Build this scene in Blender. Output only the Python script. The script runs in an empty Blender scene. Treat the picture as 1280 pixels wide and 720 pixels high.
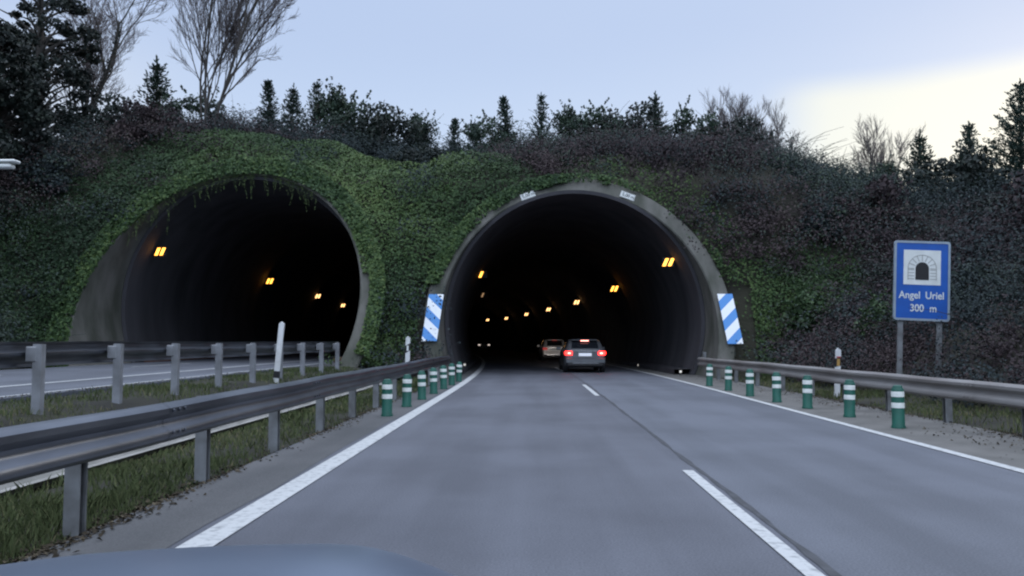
import bpy, math, random
import numpy as np
from mathutils import Vector, Matrix
R = math.radians
rng = np.random.default_rng(7)
random.seed(7)
scene = bpy.context.scene
COL = scene.collection

# ------------------------------------------------------------------ camera
cam_d = bpy.data.cameras.new("camera")
cam = bpy.data.objects.new("camera", cam_d)
COL.objects.link(cam)
cam_d.sensor_width = 36.0
cam_d.lens = 36.0 * 1050 / 1280
cam_d.clip_start = 0.05
cam_d.clip_end = 3000
cam.location = (0, 0, 1.30)
cam.rotation_euler = (R(90 + 3.65), 0, R(1.36))
scene.camera = cam

# ------------------------------------------------------------------ world
SUN_EL, SUN_AZ = R(9), R(38)
world = bpy.data.worlds.new("World")
scene.world = world
world.use_nodes = True
wn, wl = world.node_tree.nodes, world.node_tree.links
wn.clear()
def W(t, **k):
    n = wn.new(t)
    for a, b in k.items(): setattr(n, a, b)
    return n
def wmath(op, a, b=None, c=None):
    n = W('ShaderNodeMath', operation=op)
    for i, v in enumerate((a, b, c)):
        if v is None: continue
        if isinstance(v, (int, float)): n.inputs[i].default_value = v
        else: wl.new(v, n.inputs[i])
    return n.outputs[0]
def wstep(v, a, b):
    n = W('ShaderNodeMapRange', interpolation_type='SMOOTHSTEP')
    wl.new(v, n.inputs[0]); n.inputs[1].default_value = a; n.inputs[2].default_value = b
    return n.outputs[0]
def wmix(f, a, b):
    n = W('ShaderNodeMix', data_type='RGBA')
    if isinstance(f, (int, float)): n.inputs[0].default_value = f
    else: wl.new(f, n.inputs[0])
    for i, v in ((6, a), (7, b)):
        if isinstance(v, tuple): n.inputs[i].default_value = (*v, 1)
        else: wl.new(v, n.inputs[i])
    return n.outputs[2]
tc = W('ShaderNodeTexCoord')
sep = W('ShaderNodeSeparateXYZ'); wl.new(tc.outputs['Generated'], sep.inputs[0])
dx_, dy_, dz_ = sep.outputs
sky = W('ShaderNodeTexSky', sky_type='NISHITA')
sky.sun_disc = False; sky.sun_elevation = SUN_EL; sky.sun_rotation = SUN_AZ
sky.air_density = 1.0; sky.dust_density = 1.5
# high thin overcast: soft uneven layer
cz_ = wmath('ADD', wmath('MAXIMUM', dz_, 0.0), 0.18)
cv = W('ShaderNodeCombineXYZ')
wl.new(wmath('DIVIDE', dx_, cz_), cv.inputs[0]); wl.new(wmath('DIVIDE', dy_, cz_), cv.inputs[1])
cn = W('ShaderNodeTexNoise'); cn.inputs['Scale'].default_value = 0.55; cn.inputs['Detail'].default_value = 5
wl.new(cv.outputs[0], cn.inputs['Vector'])
low = (6.3, 7.7, 10.1); mid = (5.4, 6.7, 9.4); zen = (19.0, 21.0, 25.0)
c1 = wmix(wstep(dz_, 0.20, 0.36), low, mid)
c2 = wmix(wstep(dz_, 0.38, 0.95), c1, zen)
c3 = wmix(wmath('MULTIPLY', wstep(cn.outputs[0], 0.35, 0.75), 0.30), c2, (6.6, 7.6, 9.6))
# break in the cloud low on the right, where the day goes down
az = wmath('ARCTAN2', dx_, dy_)
edge = wmath('ADD', dz_, wmath('MULTIPLY', wmath('SUBTRACT', cn.outputs[0], 0.5), 0.035))
brk = wmath('MULTIPLY', wstep(az, 0.255, 0.35), wmath('SUBTRACT', 1.0, wstep(edge, 0.262, 0.298)))
brk = wmath('MULTIPLY', brk, wmath('SUBTRACT', 1.0, wstep(az, 1.2, 1.9)))
c4 = wmix(brk, c3, (9.2, 9.6, 9.2))
# paler gap low on the left
brl = wmath('MULTIPLY', wmath('SUBTRACT', 1.0, wstep(az, -0.52, -0.34)), wmath('SUBTRACT', 1.0, wstep(edge, 0.24, 0.36)))
brl = wmath('MULTIPLY', brl, wstep(az, -1.4, -1.0))
c5 = wmix(wmath('MULTIPLY', brl, 0.6), c4, (7.6, 8.3, 9.6))
back = wmix(wstep(wmath('MULTIPLY', dy_, -1.0), 0.0, 0.8), (1.0, 1.0, 1.0), (1.9, 1.9, 1.85))
mulb = W('ShaderNodeMix', data_type='RGBA', blend_type='MULTIPLY'); mulb.inputs[0].default_value = 1.0
wl.new(c5, mulb.inputs[6]); wl.new(back, mulb.inputs[7])
fin = wmix(0.88, sky.outputs[0], mulb.outputs[2])
bg = W('ShaderNodeBackground'); bg.inputs['Strength'].default_value = 0.10
wl.new(fin, bg.inputs['Color'])
wo = W('ShaderNodeOutputWorld'); wl.new(bg.outputs[0], wo.inputs['Surface'])

sd = bpy.data.lights.new("sun", 'SUN')
sd.energy = 0.5; sd.angle = R(25); sd.color = (1.0, 0.92, 0.82)
so = bpy.data.objects.new("sun", sd); COL.objects.link(so)
sun_vec = Vector((math.sin(SUN_AZ) * math.cos(SUN_EL), math.cos(SUN_AZ) * math.cos(SUN_EL), math.sin(SUN_EL)))
so.rotation_euler = sun_vec.to_track_quat('Z', 'Y').to_euler()

vs = scene.view_settings
vs.view_transform = 'Standard'; vs.look = 'None'; vs.gamma = 1.0; vs.use_curve_mapping = False
vs.exposure = 0.0
scene.cycles.use_denoising = True
scene.cycles.max_bounces = 6
scene.cycles.filter_width = 2.2
scene.cycles.sample_clamp_indirect = 3.0

# ------------------------------------------------------------------ materials
def nodes_of(m):
    m.use_nodes = True
    nt = m.node_tree
    return nt, nt.nodes, nt.links, nt.nodes['Principled BSDF']
def mat(name, c, rough=0.7, metal=0.0, c2=None, scale=4.0, detail=5, amt=(0.35, 0.7), bump=0.0, bscale=None, stretch=(1, 1, 1), spec=0.4, coat=0.0):
    m = bpy.data.materials.new(name)
    nt, n, l, b = nodes_of(m)
    b.inputs['Base Color'].default_value = (*c, 1)
    b.inputs['Roughness'].default_value = rough
    b.inputs['Metallic'].default_value = metal
    b.inputs['Specular IOR Level'].default_value = spec
    b.inputs['Coat Weight'].default_value = coat
    t = n.new('ShaderNodeTexCoord'); mp = n.new('ShaderNodeMapping')
    mp.inputs['Scale'].default_value = stretch
    l.new(t.outputs['Object'], mp.inputs[0])
    if c2 is None: c2 = tuple(x * 0.82 for x in c)
    nz = n.new('ShaderNodeTexNoise'); nz.inputs['Scale'].default_value = scale; nz.inputs['Detail'].default_value = detail
    l.new(mp.outputs[0], nz.inputs['Vector'])
    mr = n.new('ShaderNodeMapRange'); mr.inputs[1].default_value = amt[0]; mr.inputs[2].default_value = amt[1]
    l.new(nz.outputs[0], mr.inputs[0])
    mx = n.new('ShaderNodeMix'); mx.data_type = 'RGBA'
    mx.inputs[6].default_value = (*c, 1); mx.inputs[7].default_value = (*c2, 1)
    l.new(mr.outputs[0], mx.inputs[0]); l.new(mx.outputs[2], b.inputs['Base Color'])
    if bump:
        bz = n.new('ShaderNodeTexNoise'); bz.inputs['Scale'].default_value = bscale or scale * 6; bz.inputs['Detail'].default_value = 4
        l.new(mp.outputs[0], bz.inputs['Vector'])
        bp = n.new('ShaderNodeBump'); bp.inputs['Strength'].default_value = bump; bp.inputs['Distance'].default_value = 0.02
        l.new(bz.outputs[0], bp.inputs['Height']); l.new(bp.outputs[0], b.inputs['Normal'])
    return m
def emis(name, c, s):
    m = bpy.data.materials.new(name)
    nt, n, l, b = nodes_of(m)
    b.inputs['Base Color'].default_value = (*c, 1)
    b.inputs['Emission Color'].default_value = (*c, 1)
    b.inputs['Emission Strength'].default_value = s
    return m
def asphalt(name, c, c2, seed=0.0):
    m = bpy.data.materials.new(name)
    nt, n, l, b = nodes_of(m)
    b.inputs['Roughness'].default_value = 0.72; b.inputs['Specular IOR Level'].default_value = 0.45
    t = n.new('ShaderNodeTexCoord')
    mp = n.new('ShaderNodeMapping'); mp.inputs['Scale'].default_value = (1.0, 0.06, 1); mp.inputs['Location'].default_value = (seed, seed, 0)
    l.new(t.outputs['Object'], mp.inputs[0])
    n1 = n.new('ShaderNodeTexNoise'); n1.inputs['Scale'].default_value = 1.3; n1.inputs['Detail'].default_value = 4
    l.new(mp.outputs[0], n1.inputs['Vector'])
    n2 = n.new('ShaderNodeTexNoise'); n2.inputs['Scale'].default_value = 0.45; n2.inputs['Detail'].default_value = 6
    l.new(t.outputs['Object'], n2.inputs['Vector'])
    n3 = n.new('ShaderNodeTexNoise'); n3.inputs['Scale'].default_value = 70; n3.inputs['Detail'].default_value = 3
    l.new(t.outputs['Object'], n3.inputs['Vector'])
    a = n.new('ShaderNodeMath'); a.operation = 'ADD'; l.new(n1.outputs[0], a.inputs[0]); l.new(n2.outputs[0], a.inputs[1])
    mr = n.new('ShaderNodeMapRange'); mr.inputs[1].default_value = 0.84; mr.inputs[2].default_value = 1.16; l.new(a.outputs[0], mr.inputs[0])
    mx = n.new('ShaderNodeMix'); mx.data_type = 'RGBA'; mx.inputs[6].default_value = (*c, 1); mx.inputs[7].default_value = (*c2, 1)
    l.new(mr.outputs[0], mx.inputs[0])
    r3 = n.new('ShaderNodeMapRange'); r3.inputs[1].default_value = 0.3; r3.inputs[2].default_value = 0.7; r3.inputs[3].default_value = 0.72; r3.inputs[4].default_value = 1.25
    l.new(n3.outputs[0], r3.inputs[0])
    mm = n.new('ShaderNodeMix'); mm.data_type = 'RGBA'; mm.blend_type = 'MULTIPLY'; mm.inputs[0].default_value = 1
    l.new(mx.outputs[2], mm.inputs[6]); l.new(r3.outputs[0], mm.inputs[7])
    l.new(mm.outputs[2], b.inputs['Base Color'])
    bp = n.new('ShaderNodeBump'); bp.inputs['Strength'].default_value = 0.35; bp.inputs['Distance'].default_value = 0.006
    l.new(n3.outputs[0], bp.inputs['Height']); l.new(bp.outputs[0], b.inputs['Normal'])
    return m
def leafmat(name, ramp, rough=0.55, spec=0.25):
    m = bpy.data.materials.new(name)
    nt, n, l, b = nodes_of(m)
    b.inputs['Roughness'].default_value = rough; b.inputs['Specular IOR Level'].default_value = spec
    a = n.new('ShaderNodeAttribute'); a.attribute_name = 'tint'
    cr = n.new('ShaderNodeValToRGB')
    e = cr.color_ramp.elements
    while len(e) < len(ramp): e.new(0.5)
    for i, (p, c) in enumerate(ramp):
        e[i].position = p; e[i].color = (*c, 1)
    l.new(a.outputs['Fac'], cr.inputs[0]); l.new(cr.outputs[0], b.inputs['Base Color'])
    return m
M = {}
M['asphalt_l'] = asphalt('asphalt_old', (0.108, 0.115, 0.138), (0.076, 0.081, 0.098))
M['asphalt_r'] = asphalt('asphalt_right_lane', (0.120, 0.130, 0.156), (0.086, 0.094, 0.113), 3.0)
M['asphalt_s'] = asphalt('asphalt_shoulder', (0.105, 0.105, 0.108), (0.070, 0.072, 0.074), 8.0)
M['gravel'] = mat('gravelly_shoulder', (0.155, 0.150, 0.142), 0.9, c2=(0.10, 0.098, 0.092), scale=1.6, detail=8, bump=0.6, bscale=50)
M['paint'] = mat('road_paint', (0.50, 0.51, 0.51), 0.65, c2=(0.27, 0.28, 0.29), scale=14, detail=8, amt=(0.50, 0.72), bump=0.2)
M['joint'] = mat('tar_joint', (0.042, 0.044, 0.050), 0.7, c2=(0.068, 0.072, 0.082), scale=6)
M['concrete'] = mat('stained_concrete', (0.130, 0.126, 0.114), 0.85, c2=(0.056, 0.060, 0.047), scale=1.1, detail=10, amt=(0.36, 0.68), bump=0.6, bscale=9, stretch=(1.6, 1.0, 0.45))
M['lining'] = mat('sooty_tunnel_lining', (0.068, 0.066, 0.074), 0.85, c2=(0.034, 0.033, 0.038), scale=0.8, detail=6, bump=0.15, bscale=6, stretch=(1, 1, 0.25))
M['gutter'] = mat('pale_concrete_gutter', (0.34, 0.33, 0.31), 0.85, c2=(0.20, 0.20, 0.18), scale=1.4, detail=8, bump=0.3)
M['kerb_red'] = mat('reddish_walkway', (0.16, 0.075, 0.05), 0.85, scale=2)
M['soil'] = mat('soil_and_moss', (0.034, 0.034, 0.022), 0.95, c2=(0.018, 0.017, 0.014), scale=0.7, detail=8, bump=0.8, bscale=9)
M['galv'] = mat('galvanised_steel', (0.20, 0.215, 0.245), 0.36, 0.95, c2=(0.10, 0.11, 0.13), scale=3.5, detail=7, stretch=(1, 0.25, 1), bump=0.05)
M['galv_old'] = mat('weathered_steel', (0.30, 0.29, 0.285), 0.6, 0.5, c2=(0.17, 0.15, 0.14), scale=2.6, detail=8, stretch=(1, 0.2, 1), bump=0.08)
M['post'] = mat('galvanised_post', (0.24, 0.25, 0.26), 0.6, 0.4, c2=(0.13, 0.13, 0.13), scale=5, detail=7)
M['post_pale'] = mat('pale_galvanised_post', (0.27, 0.28, 0.30), 0.6, 0.2, c2=(0.18, 0.185, 0.195), scale=5, detail=7)
M['bollard'] = mat('green_plastic', (0.012, 0.105, 0.075), 0.5, c2=(0.012, 0.075, 0.055), scale=7, detail=6)
M['band'] = mat('white_reflective_band', (0.78, 0.80, 0.76), 0.35, c2=(0.58, 0.60, 0.57), scale=12, amt=(0.5, 0.8))
M['white'] = mat('white_plastic', (0.66, 0.67, 0.67), 0.5, c2=(0.48, 0.48, 0.46), scale=6, amt=(0.5, 0.8))
M['black'] = mat('black_rubber', (0.018, 0.018, 0.020), 0.6)
M['amber'] = mat('amber_reflector', (0.50, 0.30, 0.10), 0.3)
M['red_ref'] = mat('red_reflector', (0.45, 0.03, 0.03), 0.3)
M['blue'] = mat('blue_sign_sheet', (0.010, 0.095, 0.42), 0.42, c2=(0.010, 0.078, 0.34), scale=3)
M['signwhite'] = mat('white_sign_sheet', (0.72, 0.74, 0.72), 0.4, c2=(0.62, 0.64, 0.62), scale=5)
M['signrim'] = mat('grey_sign_rim', (0.30, 0.36, 0.42), 0.45, 0.2)
M['greypaint'] = mat('grey_sign_paint', (0.33, 0.33, 0.31), 0.5)
M['lamp_body'] = mat('lamp_casing', (0.05, 0.05, 0.05), 0.5, 0.3)
M['lamp_on'] = emis('sodium_glow', (1.0, 0.40, 0.055), 4.5)
M['lamp_far'] = emis('sodium_glow_far', (1.0, 0.52, 0.20), 3.6)
M['lamp_dim'] = emis('sodium_glow_dim', (1.0, 0.60, 0.30), 0.35)
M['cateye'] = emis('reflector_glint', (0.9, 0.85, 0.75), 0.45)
M['bark'] = mat('grey_bark', (0.085, 0.076, 0.068), 0.95, c2=(0.045, 0.042, 0.038), scale=5, detail=8, bump=0.6, stretch=(1, 1, 0.3))
M['twig'] = mat('purplish_twigs', (0.115, 0.098, 0.098), 0.9)
M['cane'] = mat('bramble_cane', (0.060, 0.040, 0.036), 0.9)
M['ivy'] = leafmat('ivy_leaves', [(0, (0.016, 0.034, 0.016)), (0.45, (0.038, 0.072, 0.026)), (0.8, (0.070, 0.112, 0.034)), (1, (0.115, 0.155, 0.055))], 0.6, 0.2)
M['bramble'] = leafmat('bramble_leaves', [(0, (0.030, 0.024, 0.028)), (0.5, (0.054, 0.042, 0.045)), (0.8, (0.074, 0.054, 0.054)), (1, (0.064, 0.070, 0.050))], 0.75, 0.12)
M['scrub'] = leafmat('scrub_leaves', [(0, (0.020, 0.027, 0.031)), (0.45, (0.038, 0.050, 0.052)), (0.75, (0.050, 0.066, 0.054)), (1, (0.066, 0.090, 0.052))], 0.75, 0.12)
M['shrub'] = leafmat('shrub_leaves', [(0, (0.012, 0.024, 0.018)), (0.5, (0.024, 0.044, 0.028)), (1, (0.048, 0.078, 0.042))])
M['shrub_fresh'] = leafmat('fresh_shrub_leaves', [(0, (0.020, 0.040, 0.018)), (0.5, (0.044, 0.080, 0.032)), (1, (0.085, 0.130, 0.055))])
M['needle'] = leafmat('conifer_needles', [(0, (0.010, 0.022, 0.018)), (0.5, (0.020, 0.040, 0.030)), (1, (0.036, 0.062, 0.042))])
M['evergreen'] = leafmat('dark_evergreen_leaves', [(0, (0.008, 0.013, 0.012)), (0.6, (0.016, 0.024, 0.020)), (1, (0.030, 0.042, 0.030))])
M['grass'] = leafmat('verge_grass', [(0, (0.045, 0.062, 0.028)), (0.5, (0.092, 0.115, 0.050)), (0.85, (0.150, 0.155, 0.080)), (1, (0.22, 0.19, 0.11))], 0.8, 0.1)

# ------------------------------------------------------------------ helpers
def tag(o, label=None, cat=None, group=None, kind=None):
    if label: o['label'] = label
    if cat: o['category'] = cat
    if group: o['group'] = group
    if kind: o['kind'] = kind
    return o
def empty(name, loc=(0, 0, 0), rz=0.0):
    o = bpy.data.objects.new(name, None); o.empty_display_size = 0.2
    COL.objects.link(o); o.location = loc; o.rotation_euler = (0, 0, rz)
    return o
class MB:
    def __init__(s): s.v = []; s.f = []; s.mi = []
    def add(s, vs, fs, mi=0):
        k = len(s.v); s.v += [tuple(p) for p in vs]
        for f in fs: s.f.append(tuple(i + k for i in f)); s.mi.append(mi)
        return s
    def box(s, c, d, mi=0, rot=None, bev=0.0):
        hx, hy, hz = d[0] / 2, d[1] / 2, d[2] / 2
        if bev > 0:
            b = bev; P = []
            for z in (-1, 1):
                for (x, y, ex, ey) in ((-1, -1, 1, 0), (1, -1, -1, 0), (1, -1, 0, 1), (1, 1, 0, -1), (1, 1, -1, 0), (-1, 1, 1, 0), (-1, 1, 0, -1), (-1, -1, 0, 1)):
                    P.append((x * hx + ex * b, y * hy + ey * b, z * (hz - b)))
            n = 8
            for z in (-1, 1):
                for (x, y) in ((-1, -1), (1, -1), (1, 1), (-1, 1)):
                    P.append((x * (hx - b), y * (hy - b), z * hz))
            F = [(i, (i + 1) % n, n + (i + 1) % n, n + i) for i in range(n)]
            F += [(16, 19, 18, 17), (20, 21, 22, 23)]
            for base, cap, fl in ((0, 16, 1), (8, 20, 0)):
                for q in range(4):
                    a, b2 = base + (2 * q) % 8, base + (2 * q + 1) % 8
                    f1 = (a, b2, cap + (q + 1) % 4, cap + q)
                    f2 = (b2, base + (2 * q + 2) % 8, cap + (q + 1) % 4)
                    F += [f1[::-1], f2[::-1]] if fl else [f1, f2]
        else:
            P = [(x * hx, y * hy, z * hz) for z in (-1, 1) for (x, y) in ((-1, -1), (1, -1), (1, 1), (-1, 1))]
            F = [(3, 2, 1, 0), (4, 5, 6, 7), (0, 1, 5, 4), (1, 2, 6, 5), (2, 3, 7, 6), (3, 0, 4, 7)]
        if rot is not None: P = [tuple(rot @ Vector(p)) for p in P]
        return s.add([(p[0] + c[0], p[1] + c[1], p[2] + c[2]) for p in P], F, mi)
    def tube(s, pts, rad, n=6, mi=0, cap=True):
        pts = [Vector(p) for p in pts]
        if not isinstance(rad, (list, tuple)): rad = [rad] * len(pts)
        P = []; up = Vector((0.31, 0.17, 0.93))
        for i, p in enumerate(pts):
            t = (pts[min(i + 1, len(pts) - 1)] - pts[max(i - 1, 0)])
            if t.length < 1e-9: t = Vector((0, 0, 1))
            t.normalize()
            a = t.cross(up)
            if a.length < 0.05: a = t.cross(Vector((1, 0, 0)))
            a.normalize(); b = t.cross(a)
            for k in range(n):
                an = 2 * math.pi * k / n
                P.append(p + (a * math.cos(an) + b * math.sin(an)) * rad[i])
        F = [(i * n + k, i * n + (k + 1) % n, (i + 1) * n + (k + 1) % n, (i + 1) * n + k) for i in range(len(pts) - 1) for k in range(n)]
        if cap: F += [tuple(range(n))[::-1], tuple((len(pts) - 1) * n + k for k in range(n))]
        return s.add(P, F, mi)
    def lathe(s, prof, c=(0, 0, 0), n=20, mi=0, axis='z'):
        P = []
        for (r, z) in prof:
            for k in range(n):
                a = 2 * math.pi * k / n
                q = (r * math.cos(a), r * math.sin(a), z)
                if axis == 'x': q = (q[2], q[0], q[1])
                if axis == 'y': q = (q[0], q[2], q[1])
                P.append((q[0] + c[0], q[1] + c[1], q[2] + c[2]))
        F = [(i * n + k, i * n + (k + 1) % n, (i + 1) * n + (k + 1) % n, (i + 1) * n + k) for i in range(len(prof) - 1) for k in range(n)]
        F += [tuple(range(n))[::-1], tuple((len(prof) - 1) * n + k for k in range(n))]
        return s.add(P, F, mi)
    def plate(s, poly, y0, y1, mi=0):
        """polygon in (x, z), counter-clockwise seen from -Y, thickness y0 (front) .. y1 (back)"""
        n = len(poly)
        P = [(x, y0, z) for x, z in poly] + [(x, y1, z) for x, z in poly]
        F = [tuple(range(n)), tuple(range(2 * n - 1, n - 1, -1))] + [(i, i + n, (i + 1) % n + n, (i + 1) % n) for i in range(n)]
        return s.add(P, F, mi)
    def grid(s, rows, mi=0, flip=False):
        n = len(rows[0]); P = [p for r in rows for p in r]
        F = []
        for i in range(len(rows) - 1):
            for k in range(n - 1):
                f = (i * n + k, i * n + k + 1, (i + 1) * n + k + 1, (i + 1) * n + k)
                F.append(f[::-1] if flip else f)
        return s.add(P, F, mi)
    def build(s, name, mats, parent=None, smooth=False):
        me = bpy.data.meshes.new(name); me.from_pydata(s.v, [], s.f)
        for m in (mats if isinstance(mats, (list, tuple)) else [mats]): me.materials.append(m)
        if any(s.mi): me.polygons.foreach_set('material_index', s.mi)
        if smooth:
            me.polygons.foreach_set('use_smooth', [True] * len(s.f))
            try: me.set_sharp_from_angle(angle=R(38))
            except Exception: pass
        me.update()
        o = bpy.data.objects.new(name, me); COL.objects.link(o)
        if parent: o.parent = parent
        return o
def copy_tree(o, parent=None):
    c = o.copy(); COL.objects.link(c)
    if parent: c.parent = parent
    for ch in list(o.children): copy_tree(ch, c)
    return c
def fast_mesh(name, V, F, tint, material, parent=None):
    """V (n,3), F (m,k) of one size, tint per vertex"""
    me = bpy.data.meshes.new(name)
    k = F.shape[1]
    me.vertices.add(len(V)); me.vertices.foreach_set('co', np.ascontiguousarray(V, dtype=np.float32).ravel())
    me.loops.add(F.size); me.loops.foreach_set('vertex_index', np.ascontiguousarray(F, dtype=np.int32).ravel())
    me.polygons.add(len(F))
    me.polygons.foreach_set('loop_start', np.arange(0, F.size, k, dtype=np.int32))
    me.polygons.foreach_set('loop_total', np.full(len(F), k, dtype=np.int32))
    me.update(calc_edges=True); me.validate()
    if tint is not None:
        at = me.attributes.new('tint', 'FLOAT', 'POINT'); at.data.foreach_set('value', np.ascontiguousarray(tint, dtype=np.float32))
    me.materials.append(material)
    o = bpy.data.objects.new(name, me); COL.objects.link(o)
    if parent: o.parent = parent
    return o
def unit(a): return a / np.maximum(np.linalg.norm(a, axis=-1, keepdims=True), 1e-9)
def leaf_arrays(P, N, size, jit, asp=0.75, g=rng):
    """folded leaf quads at P facing roughly N"""
    n = len(P)
    N = unit(N + g.normal(0, jit, (n, 3)))
    T = unit(np.cross(N, g.normal(0, 1, (n, 3))))
    B = np.cross(N, T)
    s = size * g.uniform(0.65, 1.35, n)
    s = s[:, None]
    V = np.stack([P - T * s * 0.5, P - T * s * 0.08 + B * s * asp * 0.5 + N * s * 0.12, P + T * s * 0.55 - N * s * 0.10, P - T * s * 0.08 - B * s * asp * 0.5 + N * s * 0.12], 1).reshape(-1, 3)
    F = np.arange(4 * n).reshape(n, 4)
    return V, F
def wob(x, y, seed, scale):
    g = np.random.default_rng(seed); o = 0.0
    for k in range(7):
        a = g.uniform(0, 6.28); f = (0.6 + 0.35 * k) / scale
        o = o + np.sin(x * math.cos(a) * f + y * math.sin(a) * f + g.uniform(0, 6.28)) / (1 + 0.35 * k)
    return o / 2.6
def bend(y):
    return -np.maximum(np.asarray(y, dtype=float) - 22.0, 0) ** 2 / 1040.0
def lerp(a, b, t): return a + (b - a) * t
def sstep(a, b, x):
    t = np.clip((x - a) / (b - a), 0, 1); return t * t * (3 - 2 * t)

# ------------------------------------------------------------------ tunnels' shape
TUN = dict(
    right=dict(c=1.80, R=5.15, cz=2.10, Rz=5.25, Yb=30.2, k=0.475, T=0.60, lin=33.2, z0=0.0),
    left=dict(c=-11.45, R=5.20, cz=2.70, Rz=5.42, Yb=28.9, k=0.60, T=0.66, lin=33.9, z0=0.40))
# ------------------------------------------------------------------ ground and hill, one height field
def front_y(x): return lerp(29.2, 30.75, sstep(-8, -3, x))
CX0, CX1 = -18.0, 8.5
def cut_profile(x):
    xs = [-18.0, -17.6, -8.0, -7.7, -6.1, -5.5, -5.05, -4.95, -4.45, -4.35, -3.3, -3.1, -2.95, 6.6, 6.9, 7.4, 8.5]
    zs = [0.42, 0.30, 0.30, 0.42, 0.42, 0.20, 0.04, -0.10, -0.10, 0.0, 0.02, -0.02, -0.09, -0.09, -0.03, 0.0, 0.05]
    return np.interp(x, xs, zs)
def height(x, y):
    x = np.asarray(x, float); y = np.asarray(y, float)
    dx = np.maximum(CX0 - x, x - CX1); dy = y - front_y(x)
    d = np.hypot(np.maximum(dx, 0), np.maximum(dy, 0))
    w = np.where(d > 1e-6, np.maximum(dy, 0) / np.maximum(d, 1e-6), 0) ** 2
    kw = lerp(4.8, 3.8, sstep(-8, -3, x))
    hf = np.interp(d / kw * 3.8, [0, 3.8, 6, 15, 40, 400], [0, 8.0, 9.3, 10.8, 13, 13])
    hr = np.interp(d, [0, 2, 8, 18, 40, 400], [0, 1.6, 4.9, 8.0, 10.5, 13])
    hl = np.interp(d, [0, 3, 8, 18, 40, 400], [0, 4.0, 7.5, 10, 12, 13])
    hs = np.where(x > 0, hr, hl)
    h = lerp(hs, hf, w)
    h = h + (1.3 * np.exp(-((x + 14.5) / 6.5) ** 2) - 0.5 * np.exp(-((x + 4.8) / 2.5) ** 2) + 0.3 * np.exp(-((x - 2.5) / 4.5) ** 2)) * sstep(4, 9, np.maximum(dy, 0)) - 1.9 * sstep(9, 21, x) * sstep(4, 12, np.maximum(dy, 0))
    h = h + np.where(d > 0, wob(x, y, 3, 3.0) * 0.28 * np.clip(d / 5, 0, 1) + wob(x, y, 5, 0.9) * 0.08 * np.clip(d, 0, 1), 0)
    return cut_profile(np.clip(x, CX0, CX1)) * (1 - np.clip(d, 0, 1)) + h + wob(x, y, 8, 0.8) * 0.012
xs = np.unique(np.round(np.concatenate([np.linspace(-700, -60, 18), np.arange(-60, -24, 1.5), np.arange(-24, 12, 0.2), np.arange(12, 40, 0.8), np.linspace(40, 700, 20)]), 3))
ys = np.unique(np.round(np.concatenate([np.linspace(-500, -20, 10), np.arange(-20, 28, 1.0), np.arange(28, 38, 0.2), np.arange(38, 70, 0.8), np.linspace(70, 800, 24)]), 3))
GX, GY = np.meshgrid(xs, ys)
GZ = height(GX, GY)
nx, ny = len(xs), len(ys)
GV = np.stack([GX, GY, GZ], -1).reshape(-1, 3)
ii, jj = np.meshgrid(np.arange(ny - 1), np.arange(nx - 1), indexing='ij')
a0 = (ii * nx + jj).ravel()
GF = np.stack([a0, a0 + 1, a0 + nx + 1, a0 + nx], 1)
cen = GV[GF].mean(1)
keep = np.ones(len(GF), bool)
for t in TUN.values():
    lx = cen[:, 0] - (t['c'] + bend(cen[:, 1])); lz = cen[:, 2]
    Ro, Rzo = t['R'] + t['T'] * 0.45, t['Rz'] + t['T'] * 0.45
    ins = np.where(lz > t['cz'], (lx / Ro) ** 2 + ((lz - t['cz']) / Rzo) ** 2 < 1, np.abs(lx) < Ro * np.sqrt(np.maximum(1 - (np.minimum(lz - t['cz'], 0) / Rzo) ** 2, 0.05)))
    keep &= ~(ins & (cen[:, 1] > t['Yb'] + 0.25) & (cen[:, 1] < 40))
GF = GF[keep]
ground = fast_mesh('ground', GV, GF, None, M['soil'])
ground.data.polygons.foreach_set('use_smooth', [True] * len(GF))
ground['kind'] = 'structure'
# area sampler on the ground
T3 = np.concatenate([GF[:, [0, 1, 2]], GF[:, [0, 2, 3]]])
_tv = GV[T3]
_n = np.cross(_tv[:, 1] - _tv[:, 0], _tv[:, 2] - _tv[:, 0]); _ar = np.linalg.norm(_n, axis=1) / 2; _n = unit(_n)
_tc = _tv.mean(1)
def sample_ground(mask, per_m2, g=rng, most=400000):
    """points and normals on the ground's triangles where mask(centre) holds"""
    idx = np.nonzero(mask(_tc[:, 0], _tc[:, 1], _tc[:, 2]))[0]
    ar = _ar[idx]; n = min(int(ar.sum() * per_m2), most)
    pick = idx[np.searchsorted(np.cumsum(ar), g.uniform(0, ar.sum(), n)).clip(0, len(idx) - 1)]
    u, v = g.uniform(0, 1, n), g.uniform(0, 1, n)
    f = u + v > 1; u[f] = 1 - u[f]; v[f] = 1 - v[f]
    tv = _tv[pick]
    return tv[:, 0] + (tv[:, 1] - tv[:, 0]) * u[:, None] + (tv[:, 2] - tv[:, 0]) * v[:, None], _n[pick]

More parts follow.
